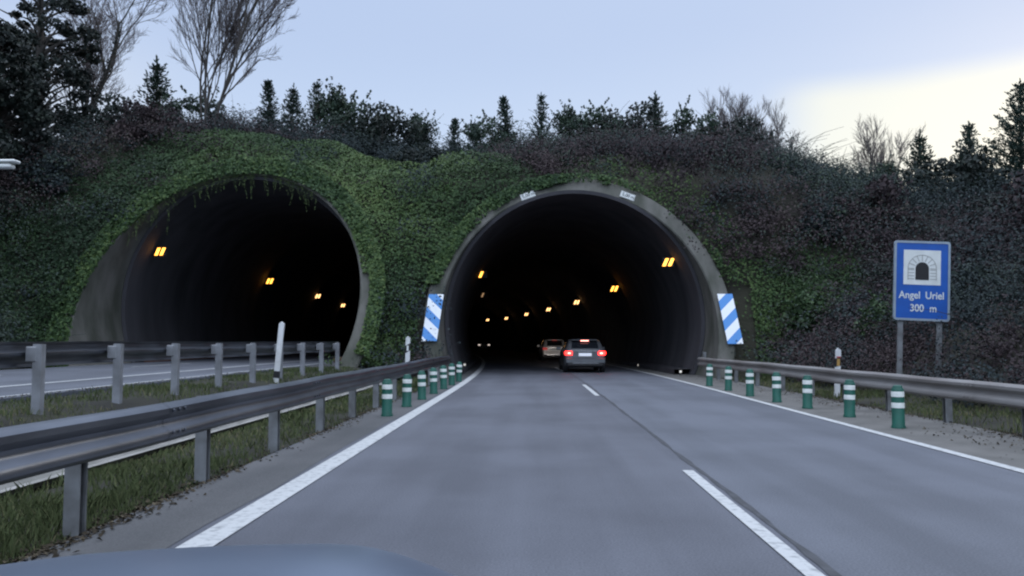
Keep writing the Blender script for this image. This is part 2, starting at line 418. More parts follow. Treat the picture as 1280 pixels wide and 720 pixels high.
# ------------------------------------------------------------------ roads
YS = [-40, -20, -5] + [float(v) for v in np.arange(0, 60, 1.5)] + [float(v) for v in np.arange(60, 172, 4)]
def strip(xa, xb, z, ya=-40, yb=172, thick=0.0, jag=0.0, mb=None, mi=0):
    mb = mb or MB()
    yy = [ya] + [y for y in YS if ya + 0.01 < y < yb - 0.01] + [yb]
    rows = []
    for i, y in enumerate(yy):
        o = float(bend(y))
        ja, jb = (random.uniform(-jag, jag), random.uniform(-jag, jag)) if jag else (0, 0)
        r = [(xa + o + ja, y, z), (xb + o + jb, y, z)]
        if thick: r = [(xa + o, y, z - thick)] + r + [(xb + o, y, z - thick)]
        rows.append(r)
    mb.grid(rows, mi)
    return mb
mb = strip(-3.02, 1.68, 0, thick=0.25)
strip(1.68, 4.98, 0, mb=mb, mi=1)
o = mb.build('road', [M['asphalt_l'], M['asphalt_r']]); o['kind'] = 'structure'
o = strip(4.98, 6.75, 0, thick=0.25).build('road_shoulder', M['gravel']); o['kind'] = 'structure'
o = strip(-3.02, -2.30, 0.004, jag=0.03).build('road_shoulder', M['asphalt_s']); o['kind'] = 'structure'
mb = MB(); rows = []
for y in np.arange(0, 70, 0.25):
    c = 1.69 + 0.007 * math.sin(y * 1.1) + random.uniform(-.006, .006); w = 0.024 + 0.008 * math.sin(y * 2.9) + random.uniform(-.008, .008)
    o_ = float(bend(y)); rows.append([(c - w + o_, y, 0.004), (c + w + o_, y, 0.004)])
o = mb.grid(rows).build('road_joint', M['joint']); o['kind'] = 'structure'
mk = strip(-2.24, -2.02, 0.008)
strip(4.84, 4.98, 0.008, mb=mk)
y = -13.5
while y < 160:
    strip(1.51, 1.62, 0.008, y, y + 5.2, mb=mk); y += 16.9
LZ = 0.45
strip(-10.08, -9.90, LZ + 0.004, mb=mk)
strip(-8.22, -8.12, LZ + 0.004, mb=mk)
y = -20.0
while y < 160:
    strip(-13.45, -13.33, LZ + 0.004, y, y + 5.0, mb=mk); y += 12.0
o = mk.build('road_markings', M['paint']); o['kind'] = 'structure'
o = strip(-15.8, -7.9, LZ, thick=0.3).build('road', M['asphalt_r']); o['kind'] = 'structure'
mb = MB(); rows = []
for y in YS:
    if y > 28.4: break
    rows.append([(-4.93, y, 0.03), (-4.85, y, 0.03), (-4.80, y, -0.05), (-4.60, y, -0.05), (-4.55, y, 0.03), (-4.47, y, 0.03)])
o = mb.grid(rows).build('drain_gutter', M['gutter']); o['kind'] = 'structure'
# a few bits of grit and patches on the asphalt
# ------------------------------------------------------------------ tunnels
def sec(t, th, off=0.0):
    return (t['c'] + (t['R'] + off) * math.cos(th), t['cz'] + (t['Rz'] + off) * math.sin(th))
def fy(t, z): return t['Yb'] + t['k'] * max(z, 0)
def make_tunnel(key, label):
    t = TUN[key]
    root = empty('road_tunnel', (t['c'], t['Yb'], t['z0']))
    tag(root, label, 'tunnel')
    inv = Matrix.Translation(-Vector(root.location))
    th0 = -math.asin((t['cz'] - t['z0'] + 0.15) / t['Rz']); n = 56
    ths = [lerp(th0, math.pi - th0, i / n) for i in range(n + 1)]
    def row(off, yfun):
        r = []
        for th in ths:
            x, z = sec(t, th, off); y = yfun(z); r.append((x + float(bend(y)), y, z))
        return r
    g = random.Random(4)
    ring = MB()
    ring.grid([row(0.0, lambda z: t['lin'] + 0.4), row(0.0, lambda z: fy(t, z) + 0.05), row(0.05, lambda z: fy(t, z)), row(t['T'] - 0.06, lambda z: fy(t, z)),
               row(t['T'], lambda z: fy(t, z) + 0.06), row(t['T'], lambda z: fy(t, z) + 3.2)])
    o = ring.build('portal_arch', M['concrete'], root, smooth=True)
    lin = MB(); rows = []
    yl = [t['lin'], t['lin'] + 0.02] + [float(v) for v in np.arange(36, 172, 3.0)]
    for k, y in enumerate(yl):
        off = -0.02 if k == 0 else -0.16
        r = []
        for th in ths:
            x, z = sec(t, th, off); r.append((x + float(bend(y)), y, z))
        rows.append(r)
    rows2 = [[(p[0], p[1], p[2]) for p in r] for r in rows]
    lin.grid(rows2)
    last = rows2[-1]; k = len(lin.v)
    lin.add(last, [tuple(range(len(last)))])
    lo = lin.build('lining', M['lining'], root, smooth=True)
    # raised walkways along both walls
    wk = MB()
    for sgn in (-1, 1):
        th = th0 if sgn > 0 else math.pi - th0
        x, z = sec(t, th, -0.1)
        xi = {('right', 1): 5.75, ('right', -1): -2.62, ('left', 1): -7.95, ('left', -1): -15.75}[(key, sgn)]
        rows = []
        for y in [t['lin'] + 0.3] + yl[2:]:
            o_ = float(bend(y)); zt = t['z0'] + 0.05 + (0.16 if key == 'right' else 0.20)
            rows.append([(xi + o_, y, t['z0'] - 0.05), (xi + o_, y, zt), (x + sgn * 0.3 + o_, y, zt)])
        wk.grid(rows, flip=sgn < 0)
    wo_ = wk.build('walkway', M['kerb_red'] if key == 'left' else M['lining'], root)
    for c in root.children: c.matrix_parent_inverse = inv
    return root
make_tunnel('right', 'bare grey concrete tunnel mouth that the carriageway with the cars runs into')
make_tunnel('left', 'ivy framed tunnel mouth over the carriageway beyond the median barriers')
# tunnel lamps
def make_lamp(n_on=2, glow='lamp_on'):
    root = empty('tunnel_lamp')
    MB().box((0, 0.10, 0.02), (0.68, 0.20, 0.56), bev=0.03).box((0, 0.30, 0.12), (0.10, 0.30, 0.08)).build('casing', M['lamp_body'], root)
    for k in range(2):
        m = MB(); x = -0.16 + 0.32 * k; sh = 0.10
        m.plate([(x - 0.09 - sh, -0.22), (x + 0.09 - sh, -0.22), (x + 0.09 + sh, 0.22), (x - 0.09 + sh, 0.22)], -0.02, 0.01)
        m.build('lit_panel', M[glow] if k < n_on else M['lamp_body'], root)
    root.scale = (0.72, 0.72, 0.72)
    return root
L_on = make_lamp(2, 'lamp_on'); L_far = make_lamp(2, 'lamp_far'); L_one = make_lamp(1, 'lamp_on'); L_dim = make_lamp(1, 'lamp_dim')
ordw = ['first', 'second', 'third', 'fourth', 'fifth', 'sixth', 'seventh']
def put(proto, loc, label, cat, group, rz=0.0, first={}):
    if id(proto) not in first: o = proto; first[id(proto)] = (proto,)
    else: o = copy_tree(proto)
    o.location = loc; o.rotation_euler = (0.02 * math.sin(rz * 37), 0.025 * math.sin(rz * 91), rz)
    return tag(o, label, cat, group)
for k, (Y, z, ox) in enumerate([(35, 4.60, 4.19), (51, 4.5, 4.15), (69, 4.52, 4.14), (85, 4.54, 3.84), (101, 4.57, 3.67), (118, 4.56, 3.6), (130, 4.64, 2.7)]):
    put(L_on if k < 2 else L_far, (1.8 + ox - 0.14 + float(bend(Y)), Y, z), f'glowing orange lamp on the outer wall of the bare concrete tunnel, {ordw[k]} from its mouth', 'tunnel lamp', 'lamps along the tunnel walls', R(-12))
put(L_one, (-2.62, 45, 4.9), 'lone lit lamp high on the inner wall of the bare concrete tunnel', 'tunnel lamp', 'lamps along the tunnel walls', R(15))
put(L_dim, (-3.65, 64, 4.85), 'dim unlit lamp beyond the lone lit one, inner wall of the bare tunnel', 'tunnel lamp', 'lamps along the tunnel walls', R(15))
for k, (Y, x) in enumerate([(35.0, -15.72), (52.4, -16.5), (70, -17.95), (88, -19.9)]):
    put(L_on if k < 2 else L_far, (x, Y, 5.1), f'glowing orange lamp on the wall of the ivy framed tunnel, {ordw[k]} from its mouth', 'tunnel lamp', 'lamps along the tunnel walls', R(-8))
# chevron boards on the legs of the arch
def chevron_mat(name, slope):
    m = bpy.data.materials.new(name)
    nt, n, l, b = nodes_of(m)
    b.inputs['Roughness'].default_value = 0.4
    t = n.new('ShaderNodeTexCoord'); s = n.new('ShaderNodeSeparateXYZ'); l.new(t.outputs['Object'], s.inputs[0])
    a = n.new('ShaderNodeMath'); a.operation = 'MULTIPLY_ADD'; a.inputs[1].default_value = slope; l.new(s.outputs[0], a.inputs[0]); l.new(s.outputs[2], a.inputs[2])
    d = n.new('ShaderNodeMath'); d.operation = 'DIVIDE'; d.inputs[1].default_value = 0.80; l.new(a.outputs[0], d.inputs[0])
    ad = n.new('ShaderNodeMath'); ad.operation = 'ADD'; ad.inputs[1].default_value = 20.18; l.new(d.outputs[0], ad.inputs[0])
    f = n.new('ShaderNodeMath'); f.operation = 'FRACT'; l.new(ad.outputs[0], f.inputs[0])
    g = n.new('ShaderNodeMath'); g.operation = 'GREATER_THAN'; g.inputs[1].default_value = 0.5; l.new(f.outputs[0], g.inputs[0])
    mx = n.new('ShaderNodeMix'); mx.data_type = 'RGBA'; mx.inputs[6].default_value = (0.78, 0.81, 0.84, 1); mx.inputs[7].default_value = (0.045, 0.23, 0.58, 1)
    l.new(g.outputs[0], mx.inputs[0]); l.new(mx.outputs[2], b.inputs['Base Color'])
    return m
def chevron(side, label):
    t = TUN['right']
    zb, zt = (1.22, 3.08) if side > 0 else (1.32, 3.08)
    zm = (zb + zt) / 2
    def X(z, f):
        s = math.sqrt(max(1 - ((z - t['cz']) / t['Rz']) ** 2, 0)); base = t['c'] + side * t['R'] * s
        return base
    xm = (X(zm, 0)); yb, yt = fy(t, zb) - 0.16, fy(t, zt) - 0.16
    o0 = Vector((xm, (yb + yt) / 2, zm))
    w = 0.56; P = []
    lean = -side * 0.09
    for (z, y) in ((zb, yb), (zt, yt)):
        cx = X(zm, 0) + side * (0.05 + w / 2) + (lean if z == zt else -lean) * 0.9
        P += [(cx - w / 2, y, z), (cx + w / 2, y, z)]
    Vv = [Vector(p) - o0 for p in (P[0], P[1], P[3], P[2])]
    Vb = [v + Vector((0, 0.035, 0)) for v in Vv]
    o = MB().add(Vv + Vb, [(0, 1, 2, 3), (7, 6, 5, 4), (0, 4, 5, 1), (1, 5, 6, 2), (2, 6, 7, 3), (3, 7, 4, 0)]).build('chevron_board', chevron_mat('chevron_stripes', 0.95 if side < 0 else -0.95))
    o.location = o0
    tag(o, label, 'hazard board', 'striped boards on the arch legs')
chevron(-1, 'blue and white striped board on the arch leg beside the ivy pillar')
chevron(1, 'blue and white striped board on the arch leg beside the roadside slope')
# text helper
def text_mesh(body, size, name, material, parent, loc, depth=0.003, rot=(R(90), 0, 0), sx=1.0):
    cu = bpy.data.curves.new(name, 'FONT'); cu.body = body; cu.size = size; cu.align_x = 'CENTER'; cu.align_y = 'CENTER'; cu.extrude = depth; cu.offset = size * 0.012
    tmp = bpy.data.objects.new('tmp', cu); COL.objects.link(tmp)
    dg = bpy.context.evaluated_depsgraph_get()
    me = bpy.data.meshes.new_from_object(tmp.evaluated_get(dg)); me.name = name
    bpy.data.objects.remove(tmp)
    me.materials.clear(); me.materials.append(material)
    o = bpy.data.objects.new(name, me); COL.objects.link(o)
    o.parent = parent; o.location = loc; o.rotation_euler = rot; o.scale = (sx, 1, 1)
    return o
# clearance plates over each lane
for (th, label) in ((R(111.5), 'small white height plate on the arch crown, tilted up towards the crown from the ivy'), (R(67.5), 'small white height plate on the arch crown, tilted down towards the roadside slope')):
    t = TUN['right']
    x, z = sec(t, th, 0.20)
    root = empty('height_plate', (x, fy(t, z) - 0.07, z))
    root.rotation_euler = (-math.atan(t['k']) * 0.5, (math.pi / 2 - th) * 0.9, 0)
    tag(root, label, 'plate', 'height plates on the arch')
    MB().box((0, 0, 0), (0.60, 0.03, 0.27), bev=0.006).build('plate', M['signwhite'], root)
    b = MB(); w, h, e = 0.56, 0.23, 0.012
    b.box((0, -0.017, h / 2), (w, 0.004, e)).box((0, -0.017, -h / 2), (w, 0.004, e)).box((w / 2, -0.017, 0), (e, 0.004, h - e)).box((-w / 2, -0.017, 0), (e, 0.004, h - e))
    b.build('border', M['greypaint'], root)
    text_mesh('5,00', 0.19, 'lettering', M['black'], root, (-0.07, -0.019, 0))
    text_mesh('m', 0.19, 'lettering', M['black'], root, (0.20, -0.019, 0))
# small reflectors at the tunnel kerb
for (x, y, z, lab) in ((5.98, 33.4, 0.12, 'small pale kerb reflector just inside the concrete tunnel mouth'), (5.75, 42.5, 0.12, 'small pale kerb reflector deeper inside the concrete tunnel'), (-2.72, 36.5, 0.30, 'small pale reflector low on the inner tunnel wall past the green bollards')):
    root = empty('kerb_reflector', (x + float(bend(y)), y, z)); tag(root, lab, 'reflector', 'kerb reflectors')
    MB().box((0, 0.03, -0.02), (0.12, 0.06, 0.16), bev=0.01).build('housing', M['lamp_body'], root)
    MB().box((0, -0.006, 0), (0.09, 0.012, 0.09), bev=0.003).build('lens', M['cateye'], root)

# ------------------------------------------------------------------ guardrails
def w_beam(path, side, zt, name, material, parent):
    """W-profile rail along path [(x,y)], corrugation towards side (+1 = +X)"""
    prof = [(-.156, .03), (-.140, .060), (-.120, .078), (-.085, .080), (-.055, .062), (-.030, .030), (.0, .022), (.025, .026), (.050, .060), (.075, .083), (.115, .080), (.135, .055), (.156, .02)]
    rows = []
    for (x, y, dz) in path:
        f = [(x + side * u, y, zt - 0.156 + v + dz) for v, u in prof]
        b = [(x + side * (u - 0.005), y, zt - 0.156 + v + dz) for v, u in reversed(prof)]
        rows.append(f + b + [f[0]])
    return MB().grid(rows, flip=side > 0).build(name, material, parent, smooth=True)
def guardrail(label, path_fn, ya, yb, side, zt, ground_fn, sp, y0, mats, group=None, clip=0.0, post_face=None):
    root = empty('guardrail', (path_fn(ya), ya, 0)); tag(root, label, 'guardrail', group)
    inv = Matrix.Translation(-Vector(root.location))
    path = []
    yy = ya
    while yy < yb:
        path.append((path_fn(yy), yy, 0.004 * math.sin(yy * 1.7) + 0.003 * math.sin(yy * 0.6))); yy += 0.5
    path.append((path_fn(yb), yb, 0))
    w_beam(path, side, zt, 'beam', mats[0], root)
    # splice joints: the next beam laps over the last one, with bolt heads
    ysp = y0 + sp / 2
    while ysp < yb - 0.4:
        if ysp > ya + 0.4:
            rows_ = [(path_fn(q) + side * 0.003, q, 0.004 * math.sin(q * 1.7) + 0.003 * math.sin(q * 0.6)) for q in (ysp - 0.16, ysp, ysp + 0.16)]
            lap = w_beam(rows_, side, zt, 'splice', mats[0], root)
            bm = MB()
            for q in (-0.11, 0.0, 0.11):
                for zz in (-0.085, 0.088):
                    bm.box((path_fn(ysp) + side * 0.094, ysp + q, zt - 0.156 + zz), (0.014, 0.026, 0.026), bev=0.004)
            me_ = lap.data; bo = bm.build('splice', mats[0], root)
            import bmesh as _b; b_ = _b.new(); b_.from_mesh(me_); b_.from_mesh(bo.data); b_.to_mesh(me_); b_.free(); bpy.data.objects.remove(bo)
        ysp += 2 * sp
    y = y0
    k = 0
    while y < yb - 0.05:
        if y > ya:
            x = path_fn(y) - side * 0.075
            zg = ground_fn(x, y)
            p = MB(); h = zt - 0.02 - zg + 0.4
            w = 0.044
            # C section post
            cxp = x - side * 0.07
            zc = zt - 0.03 - h / 2
            p.box((cxp, y - w, zc), (0.11, 0.006, h)).box((cxp - side * 0.052, y, zc), (0.006, 2 * w - 0.006, h)).box((cxp + side * 0.045, y + w - 0.012, zc), (0.02, 0.006, h)).box((cxp, y + w, zc), (0.11, 0.006, h))
            po = p.build('post', mats[1], root)
            s = MB().box((x + side * 0.005, y, zt - 0.156), (0.14, 0.12, 0.19), bev=0.012)
            s.lathe([(0.016, -0.004), (0.016, 0.012), (0.008, 0.016)], (0, 0, 0), 8)
            nb = 8 * 3
            for q in range(len(s.v) - nb, len(s.v)):
                v = s.v[q]; s.v[q] = (x + side * (0.078 + v[2]), y + v[0], zt - 0.156 + v[1])
            s.build('spacer', mats[1], po)
        y += sp; k += 1
    for c in root.children: c.matrix_parent_inverse = inv
    return root
hg = lambda x, y: float(height(x, y))
guardrail('long galvanised crash barrier beside the white edge line, ending at the ivy pillar', lambda y: -2.95, -8, 29.6, 1, 0.82, hg, 2.2, -7.5, (M['galv'], M['post']), 'crash barriers')
guardrail('crash barrier seen from behind, its posts facing across the grassy median', lambda y: -6.25, -7, 27.2, -1, 1.30, hg, 2.0, -5.7, (M['galv'], M['post_pale']), 'crash barriers')
guardrail('dull weathered crash barrier running behind the green bollards below the road sign', lambda y: 6.55 - 0.30 * float(sstep(20, 31, y)), -7, 31.6, -1, 0.72 if True else 0, hg, 2.2, -6.0, (M['galv_old'], M['post']), 'crash barriers')

# ------------------------------------------------------------------ bollards
def make_bollard():
    root = empty('bollard')
    b = MB().lathe([(0.115, 0.0), (0.115, 0.03), (0.102, 0.05), (0.100, 0.62), (0.094, 0.655), (0.078, 0.672), (0.074, 0.70), (0.05, 0.715), (0.0, 0.718)], n=24)
    b.build('body', M['bollard'], root, smooth=True)
    root.scale = (0.9, 0.9, 0.9)
    for z in (0.335, 0.52):
        MB().lathe([(0.100, z), (0.1035, z + 0.004), (0.1035, z + 0.086), (0.100, z + 0.09)], n=24).build('reflective_band', M['band'], root, smooth=True)
    return root
B0 = make_bollard()
gr = 'green bollards with two white bands'
for k, (x, y) in enumerate([(5.52, 12.9), (5.48, 14.75), (5.36, 16.6), (5.26, 18.3), (5.20, 20.3), (5.22, 22.6), (5.20, 24.9)]):
    put(B0, (x, y, 0.0), f'green bollard before the weathered barrier under the road sign, {ordw[k]} of its row', 'bollard', gr, rz=k * 0.7)
for k, (x, y) in enumerate([(-2.53, 14.7), (-2.50, 16.8), (-2.47, 18.9), (-2.45, 21.0), (-2.42, 23.1), (-2.40, 25.2), (-2.38, 27.4)]):
    put(B0, (x, y, 0.004), f'green bollard along the galvanised barrier towards the ivy pillar, {ordw[k]} of its row', 'bollard', gr, rz=k * 0.9)
# tilt a couple
# ------------------------------------------------------------------ delineators
def delineator(name, loc, h, label, lean=(0, 0), style=0):
    root = empty(name, loc); root.rotation_euler = (lean[0], lean[1], 0)
    tag(root, label, 'delineator', 'roadside delineator posts')
    w = 0.06
    MB().plate([(-w, -0.2), (w, -0.2), (w, h), (-w * 0.2, h + 0.05), (-w, h - 0.01)], -0.03, 0.03).build('body', M['white'], root)
    if style == 0:      # plain post, black foot
        MB().box((0, 0, 0.10), (2 * w + 0.012, 0.07, 0.16), bev=0.005).build('foot', M['black'], root)
    elif style == 1:    # slanted black band and reflector
        MB().plate([(-w - .004, h - 0.42), (w + .004, h - 0.34), (w + .004, h - 0.14), (-w - .004, h - 0.22)], -0.034, 0.034).build('band', M['black'], root)
        MB().box((0, -0.036, h - 0.28), (0.05, 0.006, 0.14)).build('reflector', M['signwhite'], root)
        MB().plate([(-w - .003, 0.0), (w + .003, 0.0), (w + .003, h - 0.62), (-w - .003, h - 0.70)], -0.033, 0.033).build('sleeve', M['black'], root)
    else:               # amber reflector between red edged bands
        MB().plate([(-w - .004, h - 0.40), (w + .004, h - 0.36), (w + .004, h - 0.16), (-w - .004, h - 0.20)], -0.034, 0.034).build('band', M['black'], root)
        MB().box((0, -0.036, h - 0.29), (0.07, 0.006, 0.17)).build('reflector', M['amber'], root)
        MB().box((0, -0.036, h - 0.165), (0.10, 0.006, 0.025)).build('reflector_edge', M['red_ref'], root)
    return root
delineator('delineator_post', (-5.92, 19.4, 0.44), 1.28, 'plain white post leaning before the median barrier and the dark tunnel', (0, R(5)), 0)
delineator('delineator_post', (-3.42, 23.0, 0.0), 1.40, 'black and white post standing before the ivy between the tunnels', (0, R(1)), 1)
delineator('delineator_post', (7.22, 20.2, 0.0), 1.10, 'white post with an amber reflector behind the weathered barrier', (0, R(3)), 2)

# ------------------------------------------------------------------ road sign
def rrect(w, h, r, n=5, cx=0, cz=0):
    P = []
    for (sx, sz, a0) in ((1, -1, -90), (1, 1, 0), (-1, 1, 90), (-1, -1, 180)):
        for k in range(n + 1):
            a = R(a0 + 90 * k / n)
            P.append((cx + sx * (w / 2 - r) + r * math.cos(a), cz + sz * (h / 2 - r) + r * math.sin(a)))
    return P
sx_, sy_ = 8.62, 19.0
sg = empty('road_sign', (sx_, sy_, hg(sx_, sy_)))
sg.rotation_euler = (0, R(2.6), R(-4))
tag(sg, 'blue tunnel sign on two grey posts behind the weathered barrier', 'road sign')
zc = 2.66 - sg.location.z; SW, SH = 1.18, 1.76
MB().plate(rrect(SW, SH, 0.05, cz=zc), -0.012, 0.03).build('panel', M['blue'], sg)
rim = MB(); oo = rrect(SW + 0.03, SH + 0.03, 0.065, cz=zc); inn = rrect(SW - 0.07, SH - 0.07, 0.03, cz=zc)
n = len(oo)
rim.add([(x, -0.022, z) for x, z in oo] + [(x, -0.022, z) for x, z in inn] + [(x, 0.034, z) for x, z in oo], [(i, (i + 1) % n, n + (i + 1) % n, n + i) for i in range(n)] + [(2 * n + i, 2 * n + (i + 1) % n, (i + 1) % n, i) for i in range(n)])
rim.build('rim', M['signrim'], sg)
zs_ = zc + 0.29
sym = MB().plate([(-0.40, zs_ - 0.38), (0.40, zs_ - 0.38), (0.40, zs_ + 0.40), (-0.40, zs_ + 0.40)], -0.018, -0.010).build('symbol_panel', M['signwhite'], sg)
def archpoly(w, h, zb, n=12):
    r = w / 2; P = [(-r, zb), (r, zb)]
    for k in range(n + 1):
        a = math.pi * k / n; P.append((r * math.cos(a), zb + h - r + r * math.sin(a)))
    return P
MB().plate(archpoly(0.29, 0.40, zs_ - 0.27), -0.024, -0.018).build('tunnel_symbol', M['black'], sg)
st = MB(); r0, r1 = 0.17, 0.30; zb = zs_ - 0.27
def blk(p):
    st.plate(p, -0.023, -0.018)
# joints of the stone arch drawn as thin dark lines
zarc = zb + 0.40 - 0.145
for k in range(9):
    a = math.pi * k / 8; u = Vector((math.cos(a), math.sin(a))); v = Vector((-u.y, u.x)) * 0.007
    q = [u * r0 - v, u * r1 - v, u * r1 + v, u * r0 + v]
    blk([(p.x, p.y + zarc) for p in q])
for s in (-1, 1):
    for k in range(4):
        z = zb + 0.015 + k * 0.068
        blk([(min(s * r0, s * r1), z), (max(s * r0, s * r1), z), (max(s * r0, s * r1), z + 0.013), (min(s * r0, s * r1), z + 0.013)])
n = 16; ra, rb = r1, r1 + 0.012
for k in range(n):
    a, b = math.pi * k / n, math.pi * (k + 1) / n
    blk([(ra * math.cos(a), zarc + ra * math.sin(a)), (rb * math.cos(a), zarc + rb * math.sin(a)), (rb * math.cos(b), zarc + rb * math.sin(b)), (ra * math.cos(b), zarc + ra * math.sin(b))])
for s in (-1, 1):
    blk([(min(s * ra, s * rb), zb), (max(s * ra, s * rb), zb), (max(s * ra, s * rb), zarc), (min(s * ra, s * rb), zarc)])
st.build('stone_arch', M['greypaint'], sym)
for word, wx, wz in (('Angel', -0.26, -0.33), ('Uriel', 0.28, -0.33), ('300', -0.10, -0.62), ('m', 0.25, -0.62)):
    text_mesh(word, 0.23, 'lettering', M['signwhite'], sg, (wx, -0.015, zc + wz), sx=0.88)
for s in (-1, 1):
    p = MB().box((s * 0.42, 0.075, (zc + 0.80) / 2 - 0.25), (0.11, 0.07, zc + 0.80 + 0.5), bev=0.008).build('post', M['post'], sg)
for z in (zc - 0.55, zc + 0.55):
    MB().box((0, 0.034, z), (1.0, 0.012, 0.06)).build('bracket', M['post'], sg)

# ------------------------------------------------------------------ street lamp at the left edge
sl = empty('street_lamp', (-15.4 - 1.2, 20.0, hg(-16.6, 20.0)))
tag(sl, 'pale street lamp head over the far carriageway, before the dark slope', 'street lamp')
zl = 5.62 - sl.location.z
MB().tube([(0, 0, -0.2), (0, 0, 2.5), (0, 0, zl - 0.5), (0.25, 0, zl - 0.12), (0.9, 0, zl + 0.02), (3.2, 0, zl + 0.05)], [0.09, 0.08, 0.06, 0.05, 0.045, 0.04], 10).build('pole', M['post'], sl, smooth=True)
MB().box((3.62, 0, zl + 0.07), (0.85, 0.30, 0.07), bev=0.03).build('head', M['signwhite'], sl)
MB().box((3.62, 0, zl - 0.05), (0.62, 0.24, 0.10), bev=0.03).build('lens', M['signwhite'], sl)

# ------------------------------------------------------------------ cars
M['car_silver'] = mat('silver_paint', (0.14, 0.145, 0.155), 0.32, 0.55, scale=3, coat=0.6)
M['car_pale'] = mat('pale_paint', (0.62, 0.58, 0.56), 0.35, 0.1, scale=3, coat=0.6)
M['car_dark'] = mat('dark_paint', (0.05, 0.055, 0.065), 0.35, 0.3, scale=3, coat=0.6)
M['glass'] = mat('dark_car_glass', (0.012, 0.014, 0.018), 0.08, spec=0.6, scale=2)
M['trim'] = mat('black_trim', (0.02, 0.02, 0.022), 0.55)
M['chrome'] = mat('chrome_trim', (0.5, 0.5, 0.52), 0.2, 0.9)
M['plate_mat'] = emis('lit_number_plate', (0.80, 0.82, 0.88), 0.28)
M['brake'] = emis('lit_brake_light', (1.0, 0.022, 0.018), 7.0)
M['brake_core'] = emis('lit_brake_core', (1.0, 0.30, 0.24), 6.0)
M['tail'] = emis('lit_tail_light', (1.0, 0.08, 0.07), 0.16)
M['far_light'] = emis('distant_car_light', (0.95, 0.80, 0.70), 0.9)
def car(name, loc, rz, label, paint, braking, W_=1.78, H_=1.47, L_=4.15, estate=False):
    root = empty(name, loc, rz); tag(root, label, 'car', 'cars driving into the tunnel')
    hw = W_ / 2
    # y stations: (y, top z, belt z, half width at belt, half width at roof fraction, floor z)
    st_ = [(0.00, 0.93, 0.90, 0.86, 0.80, 0.42), (0.04, 0.99, 0.94, 0.93, 0.80, 0.32), (0.12, 1.06, 0.96, 0.97, 0.78, 0.27), (0.30, 1.24, 0.97, 0.985, 0.75, 0.24), (0.52, H_ - 0.06, 0.97, 0.99, 0.72, 0.22),
           (0.70, H_ - 0.01, 0.97, 1.0, 0.72, 0.20), (1.4, H_, 0.96, 1.0, 0.73, 0.20), (2.1, H_ - 0.03, 0.94, 1.0, 0.73, 0.20), (2.45, H_ - 0.14, 0.93, 1.0, 0.74, 0.20), (3.05, 1.00, 0.92, 0.99, 0.80, 0.20),
           (3.6, 0.88, 0.84, 0.96, 0.80, 0.21), (4.0, 0.76, 0.70, 0.88, 0.78, 0.26), (L_, 0.62, 0.58, 0.74, 0.66, 0.34)]
    def section(y):
        yy = [s[0] for s in st_]
        v = [float(np.interp(y, yy, [s[k] for s in st_])) for k in range(1, 6)]
        top, belt, wb, wr, fl = v; wb *= hw; wr *= hw
        P = [(0, fl), (wb * 0.80, fl), (wb * 0.95, fl + 0.07), (wb * 1.0, (fl + belt) / 2 - 0.02), (wb * 0.995, belt - 0.10), (wb * 0.955, belt),
             (lerp(wb * 0.94, wr, 0.45), lerp(belt, top, 0.45)), (lerp(wb * 0.93, wr, 0.86), lerp(belt, top, 0.86)), (wr * 0.86, lerp(belt, top, 0.97)), (wr * 0.45, top - 0.003), (0, top)]
        return P
    ys_ = sorted(set([s[0] for s in st_] + [0.2, 0.4, 0.6, 0.85, 1.05, 1.25, 1.75, 2.7, 3.3, 3.8]))
    rows = []
    for y in ys_:
        P = section(y)
        rows.append([(x, y, z) for x, z in P] + [(-x, y, z) for x, z in reversed(P[:-1])])
    b = MB().grid(rows, flip=True)
    n = len(rows[0])
    b.add(rows[0], [tuple(range(n - 1))]); b.add(rows[-1], [tuple(range(n - 1))[::-1]])
    b.build('body', paint, root, smooth=True)
    def patch(nm, ya, yb, ia, ib, material, sides=(1, -1), off=0.006, ny_=6, fa=0.0, fb=1.0, par=root):
        for s in sides:
            rws = []
            for k in range(ny_ + 1):
                y = lerp(ya, yb, k / ny_); P = section(y); row = []
                for i in range(ia, ib + 1):
                    x, z = P[i]
                    if i == ia and fa: x, z = lerp(P[i][0], P[i + 1][0], fa), lerp(P[i][1], P[i + 1][1], fa)
                    row.append((s * (x + off), y, z + off * 0.6))
                rws.append(row)
            MB().grid(rws, flip=s > 0).build(nm, material, par)
    patch('side_window', 0.62, 1.38, 5, 7, M['glass'], fa=0.15)
    patch('side_window', 1.48, 2.38, 5, 7, M['glass'], fa=0.15)
    # rear window and windscreen across
    def across(nm, ya, yb, w, material, off, ny_=6):
        rws = []
        for k in range(ny_ + 1):
            y = lerp(ya, yb, k / ny_); P = section(y)
            hwid = P[8][0] * w; zt = P[10][1]
            rws.append([(lerp(-hwid, hwid, q / 6), y + (-off if y < 1.5 else off), zt + off * 0.6 - 0.012 * (abs(q - 3) / 3) ** 2) for q in range(7)])
        MB().grid(rws, flip=False).build(nm, material, root, smooth=True)
    across('rear_window', 0.075, 0.47, 0.94, M['glass'], 0.012)
    across('windscreen', 2.45, 3.0, 0.95, M['glass'], 0.012)
    # rear end
    MB().box((0, -0.035, 0.50), (W_ * 0.94, 0.14, 0.24), bev=0.045).build('bumper', paint, root)
    MB().box((0, -0.050, 0.345), (W_ * 0.84, 0.14, 0.13), bev=0.03).build('bumper_skirt', M['trim'], root)
    MB().box((0, -0.112, 0.405), (W_ * 0.60, 0.012, 0.022)).build('bumper_trim', M['chrome'], root)
    MB().box((0, -0.018, 0.895), (0.92, 0.03, 0.035), bev=0.008).build('tailgate_trim', M['chrome'], root)
    pl = MB().box((0, -0.014, 0.755), (0.54, 0.022, 0.125), bev=0.006).build('number_plate', M['plate_mat'] if braking else M['signwhite'], root)
